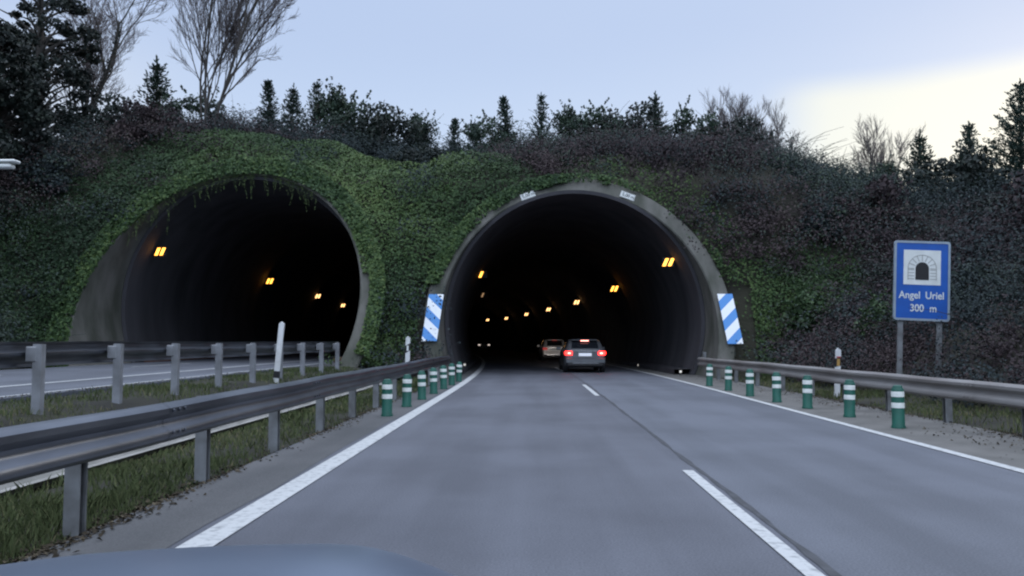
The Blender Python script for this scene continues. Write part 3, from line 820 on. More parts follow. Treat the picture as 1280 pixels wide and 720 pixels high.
    for s in (-1, 1):
        m = MB().box((s * (hw - 0.20), -0.012, 0.815), (0.30, 0.06, 0.17), bev=0.025)
        m.box((s * (hw - 0.075), 0.07, 0.825), (0.09, 0.20, 0.15), bev=0.025)
        tl = m.build('tail_light', M['brake'] if braking else M['tail'], root)
        if braking: MB().box((s * (hw - 0.22), -0.046, 0.815), (0.11, 0.012, 0.06), bev=0.005).build('bulb', M['brake_core'], tl)
        mi = MB().box((s * (hw + 0.09), 2.35, 1.0), (0.20, 0.09, 0.13), bev=0.03).build('mirror', paint, root)
        for y in (0.72, 3.35):
            w = MB().lathe([(0.20, -0.10), (0.30, -0.10), (0.325, -0.07), (0.325, 0.07), (0.30, 0.10), (0.20, 0.10)], (s * (hw - 0.11), y, 0.325), 24, axis='x').build('wheel', M['black'], root, smooth=True)
            MB().lathe([(0.20, -0.04), (0.20, 0.05), (0.06, 0.075), (0.0, 0.075)] if s > 0 else [(0.0, -0.075), (0.06, -0.075), (0.20, -0.05), (0.20, 0.04)], (s * (hw - 0.10), y, 0.325), 18, axis='x').build('rim', M['chrome'], w)
    MB().box((0, 0.40, H_ - 0.055), (1.06, 0.22, 0.03), bev=0.01).build('spoiler', paint, root)
    MB().box((0, 0.285, H_ - 0.085), (0.34, 0.02, 0.035), bev=0.006).build('brake_light', M['brake_core'] if braking else M['tail'], root)
    MB().tube([(0, 0.13, 1.06), (-0.32, 0.17, 1.14)], 0.008, 5).build('wiper', M['trim'], root)
    return root
ca = car('hatchback_car', (2.22, 35.2, 0), R(1.5), 'silver hatchback with bright red brake lights entering the tunnel', M['car_silver'], True, H_=1.42)
car('hatchback_car', (1.55, 57.0, 0), R(3.8), 'pale unlit hatchback farther inside the tunnel ahead of the braking one', M['car_pale'], False, W_=1.72)
for s_ in (-1, 1):      # its dipped headlamps, which light up the car ahead
    hl = MB().box((s_ * 0.62, 3.98, 0.66), (0.30, 0.16, 0.13), bev=0.03).build('headlight', M['signwhite'], ca)
    sp = bpy.data.lights.new('headlight_beam', 'SPOT'); sp.energy = 520; sp.spot_size = R(34); sp.spot_blend = 0.7; sp.shadow_soft_size = 0.06; sp.color = (1.0, 0.90, 0.78)
    spo = bpy.data.objects.new('headlight_beam', sp); COL.objects.link(spo); spo.parent = ca; spo.location = (s_ * 0.62, 4.30, 0.68); spo.rotation_euler = (R(88.5), 0, 0)
fc = car('hatchback_car', (-6.95, 122.0, 0), R(10), 'barely visible dark car deep in the tunnel with two pale lights', M['car_dark'], False)
for c in fc.children:
    if c.name.startswith('tail_light'): c.data.materials[0] = M['far_light']
    if c.name.startswith('brake_light'): c.data.materials[0] = M['trim']

# the car the view is taken from: its bonnet shows at the bottom of the picture
M['own_paint'] = mat('blue_grey_paint', (0.165, 0.20, 0.265), 0.30, 0.4, c2=(0.14, 0.17, 0.23), scale=2, coat=0.0)
oc = empty('parked_view_car', (-0.36, 0.0, 0)); oc.name = 'own_car'
tag(oc, 'blue-grey car bonnet along the bottom edge, in front of the viewer', 'car')
def bon_z(x, y):
    v = x - 0.0
    a = 0.968 - (0.115 * v * v if v < 0 else 1.5 * v * v / (1 + 5.0 * v * v))
    a += 0.010 * math.exp(-((x + 0.42) / 0.10) ** 2) * (1 - 0.6 * y)
    t = y
    a += -0.02 * (1 - min(t / 0.9, 1)) ** 2 if t < 0.9 else -0.10 * (t - 1.1) ** 2 * (t > 1.1) * 4
    return a
rows = []
for k in range(29):
    y = 0.45 + 1.45 * k / 28
    rows.append([(x, y, bon_z(x, y - 0.15)) for x in np.linspace(-0.80, 0.80, 49)])
bn = MB().grid(rows).build('bonnet', M['own_paint'], oc, smooth=True)
body = MB(); rows = []
for (y, hw, zt, zb) in ((-2.3, 0.74, 0.80, 0.40), (-2.2, 0.86, 0.84, 0.28), (-1.0, 0.89, 0.80, 0.22), (0.44, 0.89, 0.80, 0.20), (1.0, 0.88, 0.76, 0.20), (1.6, 0.86, 0.66, 0.22), (1.95, 0.74, 0.52, 0.34)):
    P = [(0, zb), (hw * 0.9, zb), (hw, zb + 0.12), (hw, zt - 0.12), (hw * 0.95, zt), (0, zt)]
    rows.append([(x, y, z) for x, z in P] + [(-x, y, z) for x, z in reversed(P[:-1])])
body.grid(rows, flip=True); n = len(rows[0]); body.add(rows[0], [tuple(range(n - 1))]); body.add(rows[-1], [tuple(range(n - 1))[::-1]])
body.build('body', M['own_paint'], oc, smooth=True)
for s in (-1, 1):
    for y in (-1.5, 1.15):
        w = MB().lathe([(0.20, -0.10), (0.30, -0.10), (0.32, -0.07), (0.32, 0.07), (0.30, 0.10), (0.20, 0.10)], (s * 0.80, y, 0.32), 24, axis='x').build('wheel', M['black'], oc, smooth=True)
    MB().box((s * 0.60, 1.86, 0.56), (0.30, 0.12, 0.14), bev=0.03).build('headlight', M['signwhite'], oc)

# ------------------------------------------------------------------ vegetation
def blobs(centres, radii, per, size, jit, g, shell=0.55, up=0.25):
    """leaves spread through lumps: points and leaf normals"""
    P, N = [], []
    for c, r in zip(centres, radii):
        n = max(6, int(per))
        d = unit(g.normal(0, 1, (n, 3)))
        q = g.uniform(shell, 1.0, n) ** 0.6
        r3 = np.array(r if hasattr(r, '__len__') else (r, r, r))
        P.append(np.array(c) + d * q[:, None] * r3)
        N.append(unit(d + np.array([0, 0, up])))
    return np.concatenate(P), np.concatenate(N)
def tint_of(n, g, base=None, spread=0.22):
    t = g.normal(0.45, spread, n) if base is None else base + g.normal(0, spread, n)
    return np.repeat(np.clip(t, 0, 1), 4)
# --- creeper over the headwall
TL, TR = TUN['left'], TUN['right']
def ring_d(t, x, z):
    """metres outside the inner edge of an arch"""
    lx = x - t['c']; lz = z - t['cz']
    return np.where(lz > 0, (np.hypot(lx / t['R'], lz / t['Rz']) - 1) * t['R'], np.abs(lx) - t['R'] * np.sqrt(np.maximum(1 - (lz / t['Rz']) ** 2, 0.1)))
def frontal(x, y, z): return (y < 41) & (y > front_y(x) - 0.35) & (x > -21) & (x < 13) & ((z > 0.75) | ((x > -7.4) & (x < -3.3)) | (x > 7.6) | (x < -17.4))
def ivy_weight(x, y, z):
    dl, dr = ring_d(TL, x, z), ring_d(TR, x, z)
    band = 1 - sstep(2.0, 4.6, dl + wob(x, z, 21, 1.6) * 0.9)
    pillar = np.where((x > -9.5) & (x < -0.5), 1 - sstep(8.6, 10.2, z + wob(x, z, 22, 1.5) * 0.7 + 0.10 * np.maximum(x + 4, 0)), 0)
    low = np.where((x > 7.5) & (x < 13), 1 - sstep(3.2, 5.2, z + wob(x, z, 23, 1.0) * 0.8), 0) * 0.9
    topr = np.where(dr < 2.2, 0.25, 0)
    leftlow = np.where(x < -16, 1 - sstep(5.0, 8.0, z + wob(x, z, 24, 1.4)), 0)
    return np.maximum.reduce([band, pillar, low, topr, leftlow]) * frontal(x, y, z)
P, N = sample_ground(lambda x, y, z: frontal(x, y, z) & (ivy_weight(x, y, z) > 0.03), 380)
wv = ivy_weight(P[:, 0], P[:, 1], P[:, 2])
k = rng.uniform(0, 1, len(P)) < wv
k &= ~((((P[:, 0] > -4.35) & (P[:, 0] < -2)) | ((P[:, 0] > 6.3) & (P[:, 0] < 8.3))) & (P[:, 2] < 3.4) & (rng.uniform(0, 1, len(P)) < 0.93))
P, N, wv = P[k], N[k], wv[k]
thick = 0.10 + 0.48 * np.clip(0.5 + wob(P[:, 0], P[:, 2], 31, 0.8), 0, 1.3) + 0.14 * np.clip(wob(P[:, 0], P[:, 2], 32, 0.22), -0.5, 1)
P = P + N * (rng.uniform(0.15, 1.0, len(P)) * thick)[:, None]
Nn = unit(N + np.array([0, -0.25, 0.35]))
lump = 0.47 - 0.26 * sstep(14.0, 17.5, -P[:, 0]) + 0.30 * wob(P[:, 0], P[:, 2], 33, 1.7) + 0.12 * wob(P[:, 0], P[:, 2], 36, 0.35) + 0.04 * (1 - sstep(0.2, 2.2, ring_d(TL, P[:, 0], P[:, 2]))) + 0.14 * sstep(-9, -7, P[:, 0]) * (1 - sstep(-4, -2, P[:, 0]))  # tint lowered at the far left end: shade under the trees put into the leaf colour
V1, F1 = leaf_arrays(P, Nn, 0.105, 0.42)
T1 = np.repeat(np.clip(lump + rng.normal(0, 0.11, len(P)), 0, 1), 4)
# leaves rooted on the arch faces
def ring_pts(t, n, th0, th1, o0, o1, seed):
    g = np.random.default_rng(seed)
    th = g.uniform(R(th0), R(th1), n); of = g.uniform(o0, o1, n)
    x = t['c'] + (t['R'] + of) * np.cos(th); z = t['cz'] + (t['Rz'] + of) * np.sin(th)
    y = t['Yb'] + t['k'] * np.maximum(z, 0) - g.uniform(0.0, 0.22, n)
    kk = z > 0.35
    return np.stack([x, y, z], 1)[kk], np.tile(np.array([0, -0.9, 0.45]), (kk.sum(), 1)), g
Vs, Fs, Ts = [V1], [F1], [T1]; off = len(V1)
for (t, n, a, b, o0, o1, sd_, thr) in ((TL, 11000, 12, 206, 0.05, 0.80, 41, -0.9), (TL, 2200, -18, 14, 0.30, 0.85, 42, -0.4), (TR, 4200, 100, 172, 0.30, 0.85, 43, -0.15), (TR, 6500, 76, 172, 0.40, 0.80, 45, -0.25), (TR, 900, 20, 80, 0.50, 0.80, 46, 0.35), (TR, 700, 172, 203, 0.35, 0.8, 44, -0.1)):
    p, nn, g = ring_pts(t, n, a, b, o0, o1, sd_)
    kk = wob(p[:, 0], p[:, 2], sd_ + 5, 0.6) + g.normal(0, 0.35, len(p)) + (1.6 * (ring_d(t, p[:, 0], p[:, 2]) - 0.62) if t is TR else 0) > thr
    if t is TR: kk &= ~((p[:, 2] < 3.5) & (ring_d(t, p[:, 0], p[:, 2]) < 0.80))
    p, nn = p[kk], nn[kk]
    v, f = leaf_arrays(p, nn, 0.12, 0.5, g=g)
    Vs.append(v); Fs.append(f + off); off += len(v)
    Ts.append(np.repeat(np.clip(0.52 + 0.22 * wob(p[:, 0], p[:, 2], 33, 1.1) + g.normal(0, 0.17, len(p)), 0, 1), 4))
# strands hanging into the ivy framed mouth
g = np.random.default_rng(77)
hp, hn = [], []
for k in range(190):
    th = R(g.uniform(58, 146)); x, z = sec(TL, th, 0.08); L = g.gamma(1.5, 0.24)
    y = fy(TL, z) - 0.04
    m = int(5 + L * 20)
    q = np.linspace(0, 1, m)[:, None]
    hp.append(np.array([x, y, z]) + q * np.array([g.normal(0, 0.13), 0.02, -L]) + g.normal(0, 0.03, (m, 3)) * (1.2 - q)); hn.append(np.tile([0, -1, 0.2], (m, 1)))
hp, hn = np.concatenate(hp), np.concatenate(hn)
v, f = leaf_arrays(hp, hn, 0.055, 0.6, asp=0.45, g=g); Vs.append(v); Fs.append(f + off); off += len(v); Ts.append(tint_of(len(hp), g, 0.85))
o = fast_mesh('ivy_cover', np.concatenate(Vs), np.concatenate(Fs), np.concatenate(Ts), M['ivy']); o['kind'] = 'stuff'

# --- brambles and undergrowth over the hill
def scrub_zone(x, y, z):
    front = (y < 58) & (y > 28.5) & (x > -34) & (x < 34)
    right = (x > 7.6) & (x < 30) & (y > 6) & (y <= 60)
    left = (x < -17.6) & (x > -30) & (y > 20) & (y <= 60)
    near = np.where((z > 0.05) | (y > 29.5), 1, 0)
    return (front | right | left) & (near > 0) & ((x < CX0) | (x > CX1 - 0.4) | (y > 29.0))
def make_scrub(name, material, weight, dens, size, seed, hgt, per, canes=0.0):
    g = np.random.default_rng(seed)
    C, N0 = sample_ground(scrub_zone, dens, g)
    w = weight(C[:, 0], C[:, 1], C[:, 2]) * (1 - 0.93 * ivy_weight(C[:, 0], C[:, 1], C[:, 2]))
    for t in TUN.values():
        w = w * sstep(0.55, 0.85, np.where(C[:, 1] < t['Yb'] + t['k'] * 9.5, ring_d(t, C[:, 0], C[:, 2]), 9))
    w = w * ~((C[:, 0] > 6.3) & (C[:, 0] < 8.8) & (C[:, 2] < 3.9) & (C[:, 1] > 29) & (C[:, 1] < 34))
    kk = g.uniform(0, 1, len(C)) < w
    C, N0 = C[kk], N0[kk]
    dist = np.hypot(C[:, 0], C[:, 1])
    Pp, Nn, Sz, Tn = [], [], [], []
    CV, CF, co = [], [], 0
    for c, n0, dd in zip(C, N0, dist):
        h = hgt * g.uniform(0.5, 1.35) * (1.0 + 0.35 * float(sstep(42, 46, c[1]))) * (0.45 + 0.55 * min(1, max(dd - 10, 0) / 25)); r = h * g.uniform(0.7, 1.2)
        near = 1.0 if dd > 27 else 1.7
        m = int(per * near * g.uniform(0.7, 1.3))
        d = unit(g.normal(0, 1, (m, 3))); d = d + n0 * 0.4; q = g.uniform(0.35, 1.0, m)[:, None]
        Pp.append(c + n0 * h * 0.35 + d * q * np.array([r, r, h * 0.62])); Nn.append(unit(d * 0.8 + np.array([0, -0.15, 0.35])))
        Sz.append(np.full(m, size / (near ** 0.75))); Tn.append(np.clip(g.normal(0.45, 0.10) + 0.30 * wob(c[0], c[1] + c[2], seed + 3, 2.6) + g.normal(0, 0.09, m), 0, 1))
        if g.uniform() < canes:
            for _ in range(3):
                a = g.uniform(0, 6.28); L = h * g.uniform(1.2, 2.3); s_ = np.linspace(0, 1, 6)[:, None]
                base = c + g.normal(0, 0.2, 3) * np.array([1, 1, 0])
                cur = base + s_ * L * (n0 * 0.5 + np.array([0, 0, 0.6])) + (s_ ** 2) * L * np.array([math.cos(a) * 0.6, math.sin(a) * 0.6, -0.45])
                wd = 0.012 * max(1, dd / 28) * (1 - 0.7 * s_)
                up_ = np.cross(unit(np.gradient(cur, axis=0)), np.array([0.2, 1, 0.1]))
                up_ = unit(up_) * wd
                v = np.concatenate([cur - up_, cur + up_]); f = np.array([[i, i + 1, 7 + i, 6 + i] for i in range(5)])
                CV.append(v); CF.append(f + co); co += 12
    P_, N_, S_, T_ = np.concatenate(Pp), np.concatenate(Nn), np.concatenate(Sz), np.concatenate(Tn)
    V, F = leaf_arrays(P_, N_, 1.0, 0.4, g=g)
    ctr = np.repeat(P_, 4, axis=0); V = ctr + (V - ctr) * np.repeat(S_, 4)[:, None]
    T = np.repeat(T_, 4)
    if CV:
        cv, cf = np.concatenate(CV), np.concatenate(CF)
        F = np.concatenate([F, cf + len(V)]); V = np.concatenate([V, cv]); T = np.concatenate([T, np.full(len(cv), 0.62)])
    o = fast_mesh(name, V, F, T, M[material]); o['kind'] = 'stuff'
    return o
def brown_w(x, y, z):
    n = wob(x, y * 0.8 + z * 0.8, 51, 4.0)
    b = sstep(0.05, 0.30, n)
    crown = np.where((x > -2) & (x < 10) & (y < 42), 0.9, 0)         # over the bare arch
    leftc = np.where((x > -20) & (x < -10) & (z > 7.2) & (y < 42), 0.8, 0)
    rs = np.where((x > 10) & (y < 30), 0.15 + 0.75 * sstep(2.5, 4.5, z + 0.5 * wob(x, y, 57, 2.5)) , 0) * np.where(y < 24, 1.0, 0.3)
    return np.clip(np.maximum.reduce([b * 0.75, crown, leftc, rs]), 0, 1)
make_scrub('bramble_thicket', 'bramble', brown_w, 3.6, 0.088, 61, 1.0, 125, canes=0.35)
make_scrub('undergrowth', 'scrub', lambda x, y, z: 1.0 - 0.72 * brown_w(x, y, z), 3.6, 0.088, 62, 1.15, 125, canes=0.25)

# --- verge grass
def make_grass():
    g = np.random.default_rng(81)
    zones = [(-4.40, -3.02, 2.5, 29, 26000), (-4.44, -3.1, 2.5, 9, 16000), (-7.75, -5.0, 6, 28.5, 16000), (6.78, 8.9, 7, 30, 18000)]
    Vv, Ff, Tt, o_ = [], [], [], 0
    for (xa, xb, ya, yb, n) in zones:
        u = g.uniform(0, 1, n); y = ya * (yb / ya) ** u; x = g.uniform(xa, xb, n)
        kk = wob(x, y, 83, 0.5) + g.normal(0, 0.3, n) > -0.25
        x, y = x[kk], y[kk]; n = len(x)
        z = height(x, y)
        h = g.uniform(0.03, 0.12, n) * (1 + 0.5 * np.clip(wob(x, y, 84, 0.8), -0.6, 1)); h = np.where(np.minimum(x - xa, xb - x) < 0.15, h * 0.6, h)
        w = 0.0042 * np.maximum(1, y / 9) * g.uniform(0.7, 1.6, n)
        a = g.uniform(0, 6.28, n); l = g.uniform(0.1, 0.7, n) * h; b = g.uniform(0, 6.28, n)
        p = np.stack([x, y, z - 0.01], 1)
        wv_ = np.stack([np.cos(a) * w, np.sin(a) * w, 0 * w], 1)
        le = np.stack([np.cos(b) * l, np.sin(b) * l, h], 1)
        mid = p + le * np.array([0.4, 0.4, 0.62])
        v = np.stack([p - wv_, p + wv_, mid + wv_ * 0.8, p + le, mid - wv_ * 0.8], 1).reshape(-1, 3)
        Vv.append(v); Ff.append(np.arange(5 * n).reshape(n, 5) + o_); o_ += 5 * n
        Tt.append(np.repeat(np.clip(0.42 + 0.25 * wob(x, y, 85, 1.5) + g.normal(0, 0.2, n), 0, 1), 5))
    o = fast_mesh('verge_grass', np.concatenate(Vv), np.concatenate(Ff), np.concatenate(Tt), M['grass']); o['kind'] = 'stuff'
make_grass()

# --- shrubs
def make_shrub(name, seed, w, h, material, n=900, size=0.16, loose=0.3):
    g = np.random.default_rng(seed)
    root = empty(name)
    k = 13
    cs, rs = [], []
    for i in range(k):
        a = g.uniform(0, 6.28); q = g.uniform(0, 0.62); zz = g.uniform(0.25, 0.85)
        cs.append((math.cos(a) * q * w, math.sin(a) * q * w, zz * h)); r = g.uniform(0.22, 0.36)
        rs.append((r * w, r * w, r * h * 0.62))
    P, N = blobs(cs, rs, n / k, size, 0.5, g, shell=0.25)
    lumpt = np.repeat(g.uniform(-0.15, 0.2, k), len(P) // k)
    for i in range(46):   # loose sprigs that break the outline
        j = int(g.integers(0, k)); d = unit(g.normal(0, 1, 3) + np.array([0, 0, 0.9])); L = g.uniform(0.25, 0.75) * h / 2.6
        m = int(g.integers(7, 15)); q = g.uniform(0, 1, m)[:, None]
        base = np.array(cs[j]) + d * np.array(rs[j]) * 0.8
        P = np.concatenate([P, base + d * q * L + g.normal(0, 0.05, (m, 3)) * (1.3 - q)]); N = np.concatenate([N, unit(g.normal(0, 1, (m, 3)) + d)]); lumpt = np.concatenate([lumpt, np.full(m, 0.05)])
    P[:, 2] = np.maximum(P[:, 2], 0.02)
    V, F = leaf_arrays(P, N, size, 0.6, g=g)
    fast_mesh('foliage', V, F, np.repeat(np.clip(0.42 + lumpt + g.normal(0, 0.2, len(P)), 0, 1), 4), M[material], root)
    s = MB()
    for i in range(7):
        c = cs[i]; s.tube([(0.1 * g.normal(), 0.1 * g.normal(), -0.2), (c[0] * 0.5, c[1] * 0.5, c[2] * 0.55), c], [0.035, 0.025, 0.008], 5)
    s.build('stem', M['bark'], root)
    return root
# --- conifers
def make_conifer(name, seed, h, w, ups=0.2, dens=1.0, gap=1.0):
    g = np.random.default_rng(seed)
    root = empty(name)
    lean = g.normal(0, 0.045, 2)
    tr = MB(); tr.tube([(lean[0] * q * h, lean[1] * q * h, q * h - 0.3 * (q == 0)) for q in (0, 0.3, 0.6, 0.85, 1.0)], [0.028 * h ** 0.8, 0.022 * h ** 0.8, 0.015 * h ** 0.8, 0.008 * h ** 0.8, 0.004], 7)
    tr.build('trunk', M['bark'], root, smooth=True)
    P, N, D = [], [], []
    br = MB()
    z = 0.12 * h
    while z < h * 0.985:
        f = 1 - z / h
        m = int(g.integers(5, 8)); L0 = w * 1.25 * f * g.uniform(0.75, 1.15) + 0.07
        a0 = g.uniform(0, 6.28)
        for i in range(m):
            a = a0 + 6.28 * i / m + g.normal(0, 0.2); L = L0 * g.uniform(0.6, 1.15)
            rise = ups + 0.35 * (1 - f) + g.normal(0, 0.10)
            npt = max(3, int(L * 9 * dens))
            q = np.linspace(0.12, 1, npt)
            bx = np.stack([np.cos(a) * L * q, np.sin(a) * L * q, z + L * (rise * q - 0.35 * q * (1 - q) + 0.25 * ups * q ** 2)], 1)
            bx[:, :2] += lean * z
            br.tube([tuple(lean * z) + (z,), tuple(bx[-1])], [0.012, 0.003], 3, cap=False)
            for rep in range(6):
                P.append(bx + g.normal(0, 0.07, bx.shape) * np.array([1, 1, 0.7])); d = np.tile(bx[-1] - bx[0], (npt, 1)) / max(L, .1) + g.normal(0, 0.55, bx.shape); D.append(d)
        z += h * 0.062 * gap * g.uniform(0.7, 1.3)
    # leader shoot
    q = np.linspace(0.86, 1.02, 14)
    for rep in range(2):
        P.append(np.stack([lean[0] * q * h, lean[1] * q * h, q * h], 1) + g.normal(0, 0.015, (14, 3))); D.append(np.tile([0, 0, 1.0], (14, 1)) + g.normal(0, 0.22, (14, 3)))
    P, D = np.concatenate(P), unit(np.concatenate(D)); n = len(P)
    side = unit(np.cross(D, g.normal(0, 1, (n, 3)))); s = g.uniform(0.12, 0.22, n)[:, None]; wd = 0.030
    V = np.stack([P - side * wd * 0.6, P + side * wd * 0.6, P + D * s * 0.6 + side * wd, P + D * s, P + D * s * 0.6 - side * wd], 1).reshape(-1, 3)
    fast_mesh('needles', V, np.arange(5 * n).reshape(n, 5), np.repeat(np.clip(g.normal(0.45, 0.2, n), 0, 1), 5), M['needle'], root)
    br.build('branches', M['bark'], root)
    return root
# --- bare trees
def make_bare(name, seed, h, stems, spread, twigw=0.020, levels=4, ivy=0.0, lean=(0, 0), fan=0.55, base_r=0.13):
    g = random.Random(seed)
    root = empty(name)
    tr, tw = MB(), MB()
    clad = []
    def grow(p, d, L, r, lev):
        n = 7 if lev < 2 else 5
        pts = [p]; q = Vector(p); dd = Vector(d)
        for i in range(n):
            dd = (dd + Vector((g.gauss(0, .11), g.gauss(0, .11), g.gauss(0.04, .08)))).normalized()
            q = q + dd * (L / n); pts.append(q.copy())
        r1 = r * (0.55 if lev < levels else 0.3)
        rad = [lerp(r, r1, i / n) for i in range(n + 1)]
        (tr if lev < 2 else tw).tube(pts, rad, 7 if lev == 0 else (5 if lev < 2 else 3), cap=False)
        if ivy and lev < 1: clad.extend([(pt, rr) for pt, rr in zip(pts, rad)])
        if lev >= levels: return
        nb = {0: 9, 1: 8, 2: 7, 3: 4}.get(lev, 3)
        for k in range(nb):
            t = lerp(0.28, 1.0, (k + g.random() * 0.8) / nb); i = min(int(t * n), n - 1); fr = t * n - i
            b = pts[i].lerp(pts[i + 1], min(fr, 1)); tdir = (pts[i + 1] - pts[i]).normalized()
            ax = tdir.cross(Vector((g.gauss(0, 1), g.gauss(0, 1), g.gauss(0, 1)))).normalized()
            nd = (tdir * math.cos(fan) + ax * math.sin(fan * g.uniform(0.7, 1.3)) + Vector((0, 0, 0.12))).normalized()
            grow(b, nd, L * g.uniform(0.38, 0.62) * (1.1 - 0.35 * t), max(lerp(r, r1, t) * 0.55, twigw * 0.5), lev + 1)
    for s in range(stems):
        a = 6.28 * s / stems + g.uniform(-.4, .4); sp = spread * g.uniform(0.6, 1.2) if stems > 1 else 0
        d = Vector((math.cos(a) * sp + lean[0], math.sin(a) * sp * 0.7 + lean[1], 1)).normalized()
        grow(Vector((math.cos(a) * 0.15, math.sin(a) * 0.15, -0.3)), d, h * g.uniform(0.62, 0.85), base_r * h / 9 * g.uniform(0.75, 1.1), 0)
    tr.build('trunk', M['bark'], root, smooth=True)
    tw.build('twigs', M['twig'], root)
    if ivy and clad:
        gg = np.random.default_rng(seed); Pp, Nn = [], []
        for (a, ra), (b, rb) in zip(clad[:-1], clad[1:]):
            if (b - a).length > 3: continue
            m = int(70 * ivy * (b - a).length)
            t = gg.uniform(0, 1, m)[:, None]; d = unit(gg.normal(0, 1, (m, 3)) * np.array([1, 1, 0.3]))
            Pp.append(np.array(a) * (1 - t) + np.array(b) * t + d * gg.uniform(0.08, 0.26, m)[:, None]); Nn.append(d)
        P, N = np.concatenate(Pp), np.concatenate(Nn)
        V, F = leaf_arrays(P, N, 0.13, 0.6, g=gg)
        fast_mesh('ivy_cladding', V, F, tint_of(len(P), gg), M['evergreen'], root)
    return root
# --- big dark evergreens
def make_evergreen(name, seed, h, w, n=9000, size=0.17):
    g = np.random.default_rng(seed)
    root = empty(name)
    cs, rs = [], []; tr = MB()
    tr.tube([(0, 0, -0.4), (0.1, 0, h * 0.35), (0.0, 0.1, h * 0.7), (0.1, 0, h)], [0.26, 0.2, 0.12, 0.02], 8)
    for i in range(150):
        zz = g.uniform(0.12, 1.0); prof = w * (0.35 + 0.65 * math.sin(math.pi * min(zz * 0.9 + 0.12, 1)) ** 0.7)
        a = g.uniform(0, 6.28); q = g.uniform(0.3, 1.0) ** 0.6 * prof
        c = (math.cos(a) * q, math.sin(a) * q, zz * h); cs.append(c); r = g.uniform(0.3, 0.75)
        rs.append((r, r, r * 0.55))
        tr.tube([(0, 0, max(zz * h - q * 0.6, 0.3)), (c[0] * 0.5, c[1] * 0.5, zz * h - q * 0.2), c], [0.07, 0.045, 0.012], 4, cap=False)
    tr.build('trunk', M['bark'], root, smooth=True)
    P, N = blobs(cs, rs, n / len(cs), size, 0.5, g, shell=0.2, up=0.2)
    V, F = leaf_arrays(P, N, size, 0.7, g=g)
    lt = np.repeat(g.uniform(-0.2, 0.2, len(cs)), len(P) // len(cs))
    fast_mesh('crown', V, F, np.repeat(np.clip(0.45 + lt + g.normal(0, 0.18, len(P)), 0, 1), 4), M['evergreen'], root)
    return root
def stand(o, x, y, label, cat, group=None, s=1.0, rz=0.0, sink=0.15, sz=None):
    o.location = (x, y, hg(x, y) - sink); o.rotation_euler = (0, 0, rz); o.scale = (s, s, sz or s)
    return tag(o, label, cat, group)
_used = set()
def inst(proto, *a, **k):
    o = proto if proto.name not in _used else copy_tree(proto)
    _used.add(proto.name); return stand(o, *a, **k)

# individual trees from the left edge to the right
G_EV, G_CON, G_BARE = 'dark evergreen trees on the far left', 'young conifers along the hilltop', 'bare winter trees on the hill'
e1 = make_evergreen('evergreen_tree', 101, 11.5, 2.6, 19000)
inst(e1, -24.3, 40.0, 'tall dark evergreen at the upper corner of the hill, beside two leaning bare trunks', 'tree', G_EV)
inst(make_evergreen('evergreen_tree', 102, 7.0, 2.3, 16000), -22.6, 34.0, 'shorter dark evergreen in front of the tall one, above the street lamp head', 'tree', G_EV)
G_BK = 'dark evergreens on the bank beside the far carriageway'
e2 = make_evergreen('evergreen_tree', 103, 10.0, 3.0, 16000)
inst(e2, -22.6, 30.0, 'dark evergreen overhanging the ivy at the very edge of the frame', 'tree', G_BK)
inst(e2, -24.5, 23.5, 'unseen dark evergreen on the bank beside the far carriageway, second back from the portal', 'tree', G_BK, s=1.1, rz=2)  # out of view, added to shade the ivy at the left
inst(e2, -25.5, 16.0, 'unseen dark evergreen on the bank beside the far carriageway, third back from the portal', 'tree', G_BK, s=1.05, rz=4)  # likewise unseen, added to keep skylight off the left slope
inst(make_bare('bare_tree', 111, 11.0, 2, 0.12, lean=(0.46, 0), ivy=0.7, levels=4, fan=0.6, base_r=0.12), -25.6, 44.5, 'leaning bare tree with two ivy clad trunks beside the tall dark evergreen', 'tree', G_BARE)
inst(make_bare('bare_tree', 112, 11.5, 5, 0.14, levels=4, fan=0.46, base_r=0.085), -17.0, 43.0, 'large bare tree fanning out in many stems above the ivy framed tunnel', 'tree', G_BARE, s=0.80, sz=1.08)
c1 = make_conifer('young_conifer', 121, 4.2, 1.15, 0.25)
c2 = make_conifer('young_conifer', 122, 4.0, 0.85, 0.35)
c3 = make_conifer('young_pine', 123, 4.6, 0.9, 0.75, gap=1.25)
c4 = make_conifer('young_conifer', 124, 7.0, 2.5, 0.45, gap=0.6)
inst(c1, -21.0, 46.0, 'bushy conifer between the leaning trunks and the large fanning bare tree', 'conifer', G_CON, s=1.45)
inst(c2, -14.9, 47.0, 'small pointed conifer just past the foot of the large fanning bare tree', 'conifer', G_CON, s=1.05, rz=1)
inst(c1, -13.9, 47.5, 'slim conifer with a bare tip, second past the large fanning bare tree', 'conifer', G_CON, s=1.0, rz=2)
inst(c3, -12.5, 47.0, 'spiky young pine, third conifer past the large fanning bare tree', 'conifer', G_CON, s=0.95, rz=3)
inst(c2, -4.4, 46.0, 'small pointed conifer above the ivy pillar, first of two close together', 'conifer', G_CON, s=0.84, rz=4)
inst(c1, -3.1, 46.5, 'small broad conifer above the ivy pillar, second of two close together', 'conifer', G_CON, s=0.72, rz=5)
inst(c2, -1.3, 45.5, 'slender conifer with a thin spire between the ivy pillar and the bare arch', 'conifer', G_CON, s=0.95, rz=0.4)
inst(c3, 0.5, 45.0, 'dense upright young pine standing out against the sky above the bare arch', 'conifer', G_CON, s=0.80, rz=1.4)
inst(c1, 6.9, 47.0, 'dark little conifer over the far shoulder of the bare arch', 'conifer', G_CON, s=1.02, rz=2.4)
inst(c1, 23.2, 50.0, 'narrow conifer with a thin tip before the bright gap in the clouds', 'conifer', G_CON, s=1.3, rz=3.4)
inst(c3, 26.2, 50.0, 'thin young pine with spaced whorls beside the big conifer at the frame edge', 'conifer', G_CON, s=1.3, rz=4.4)
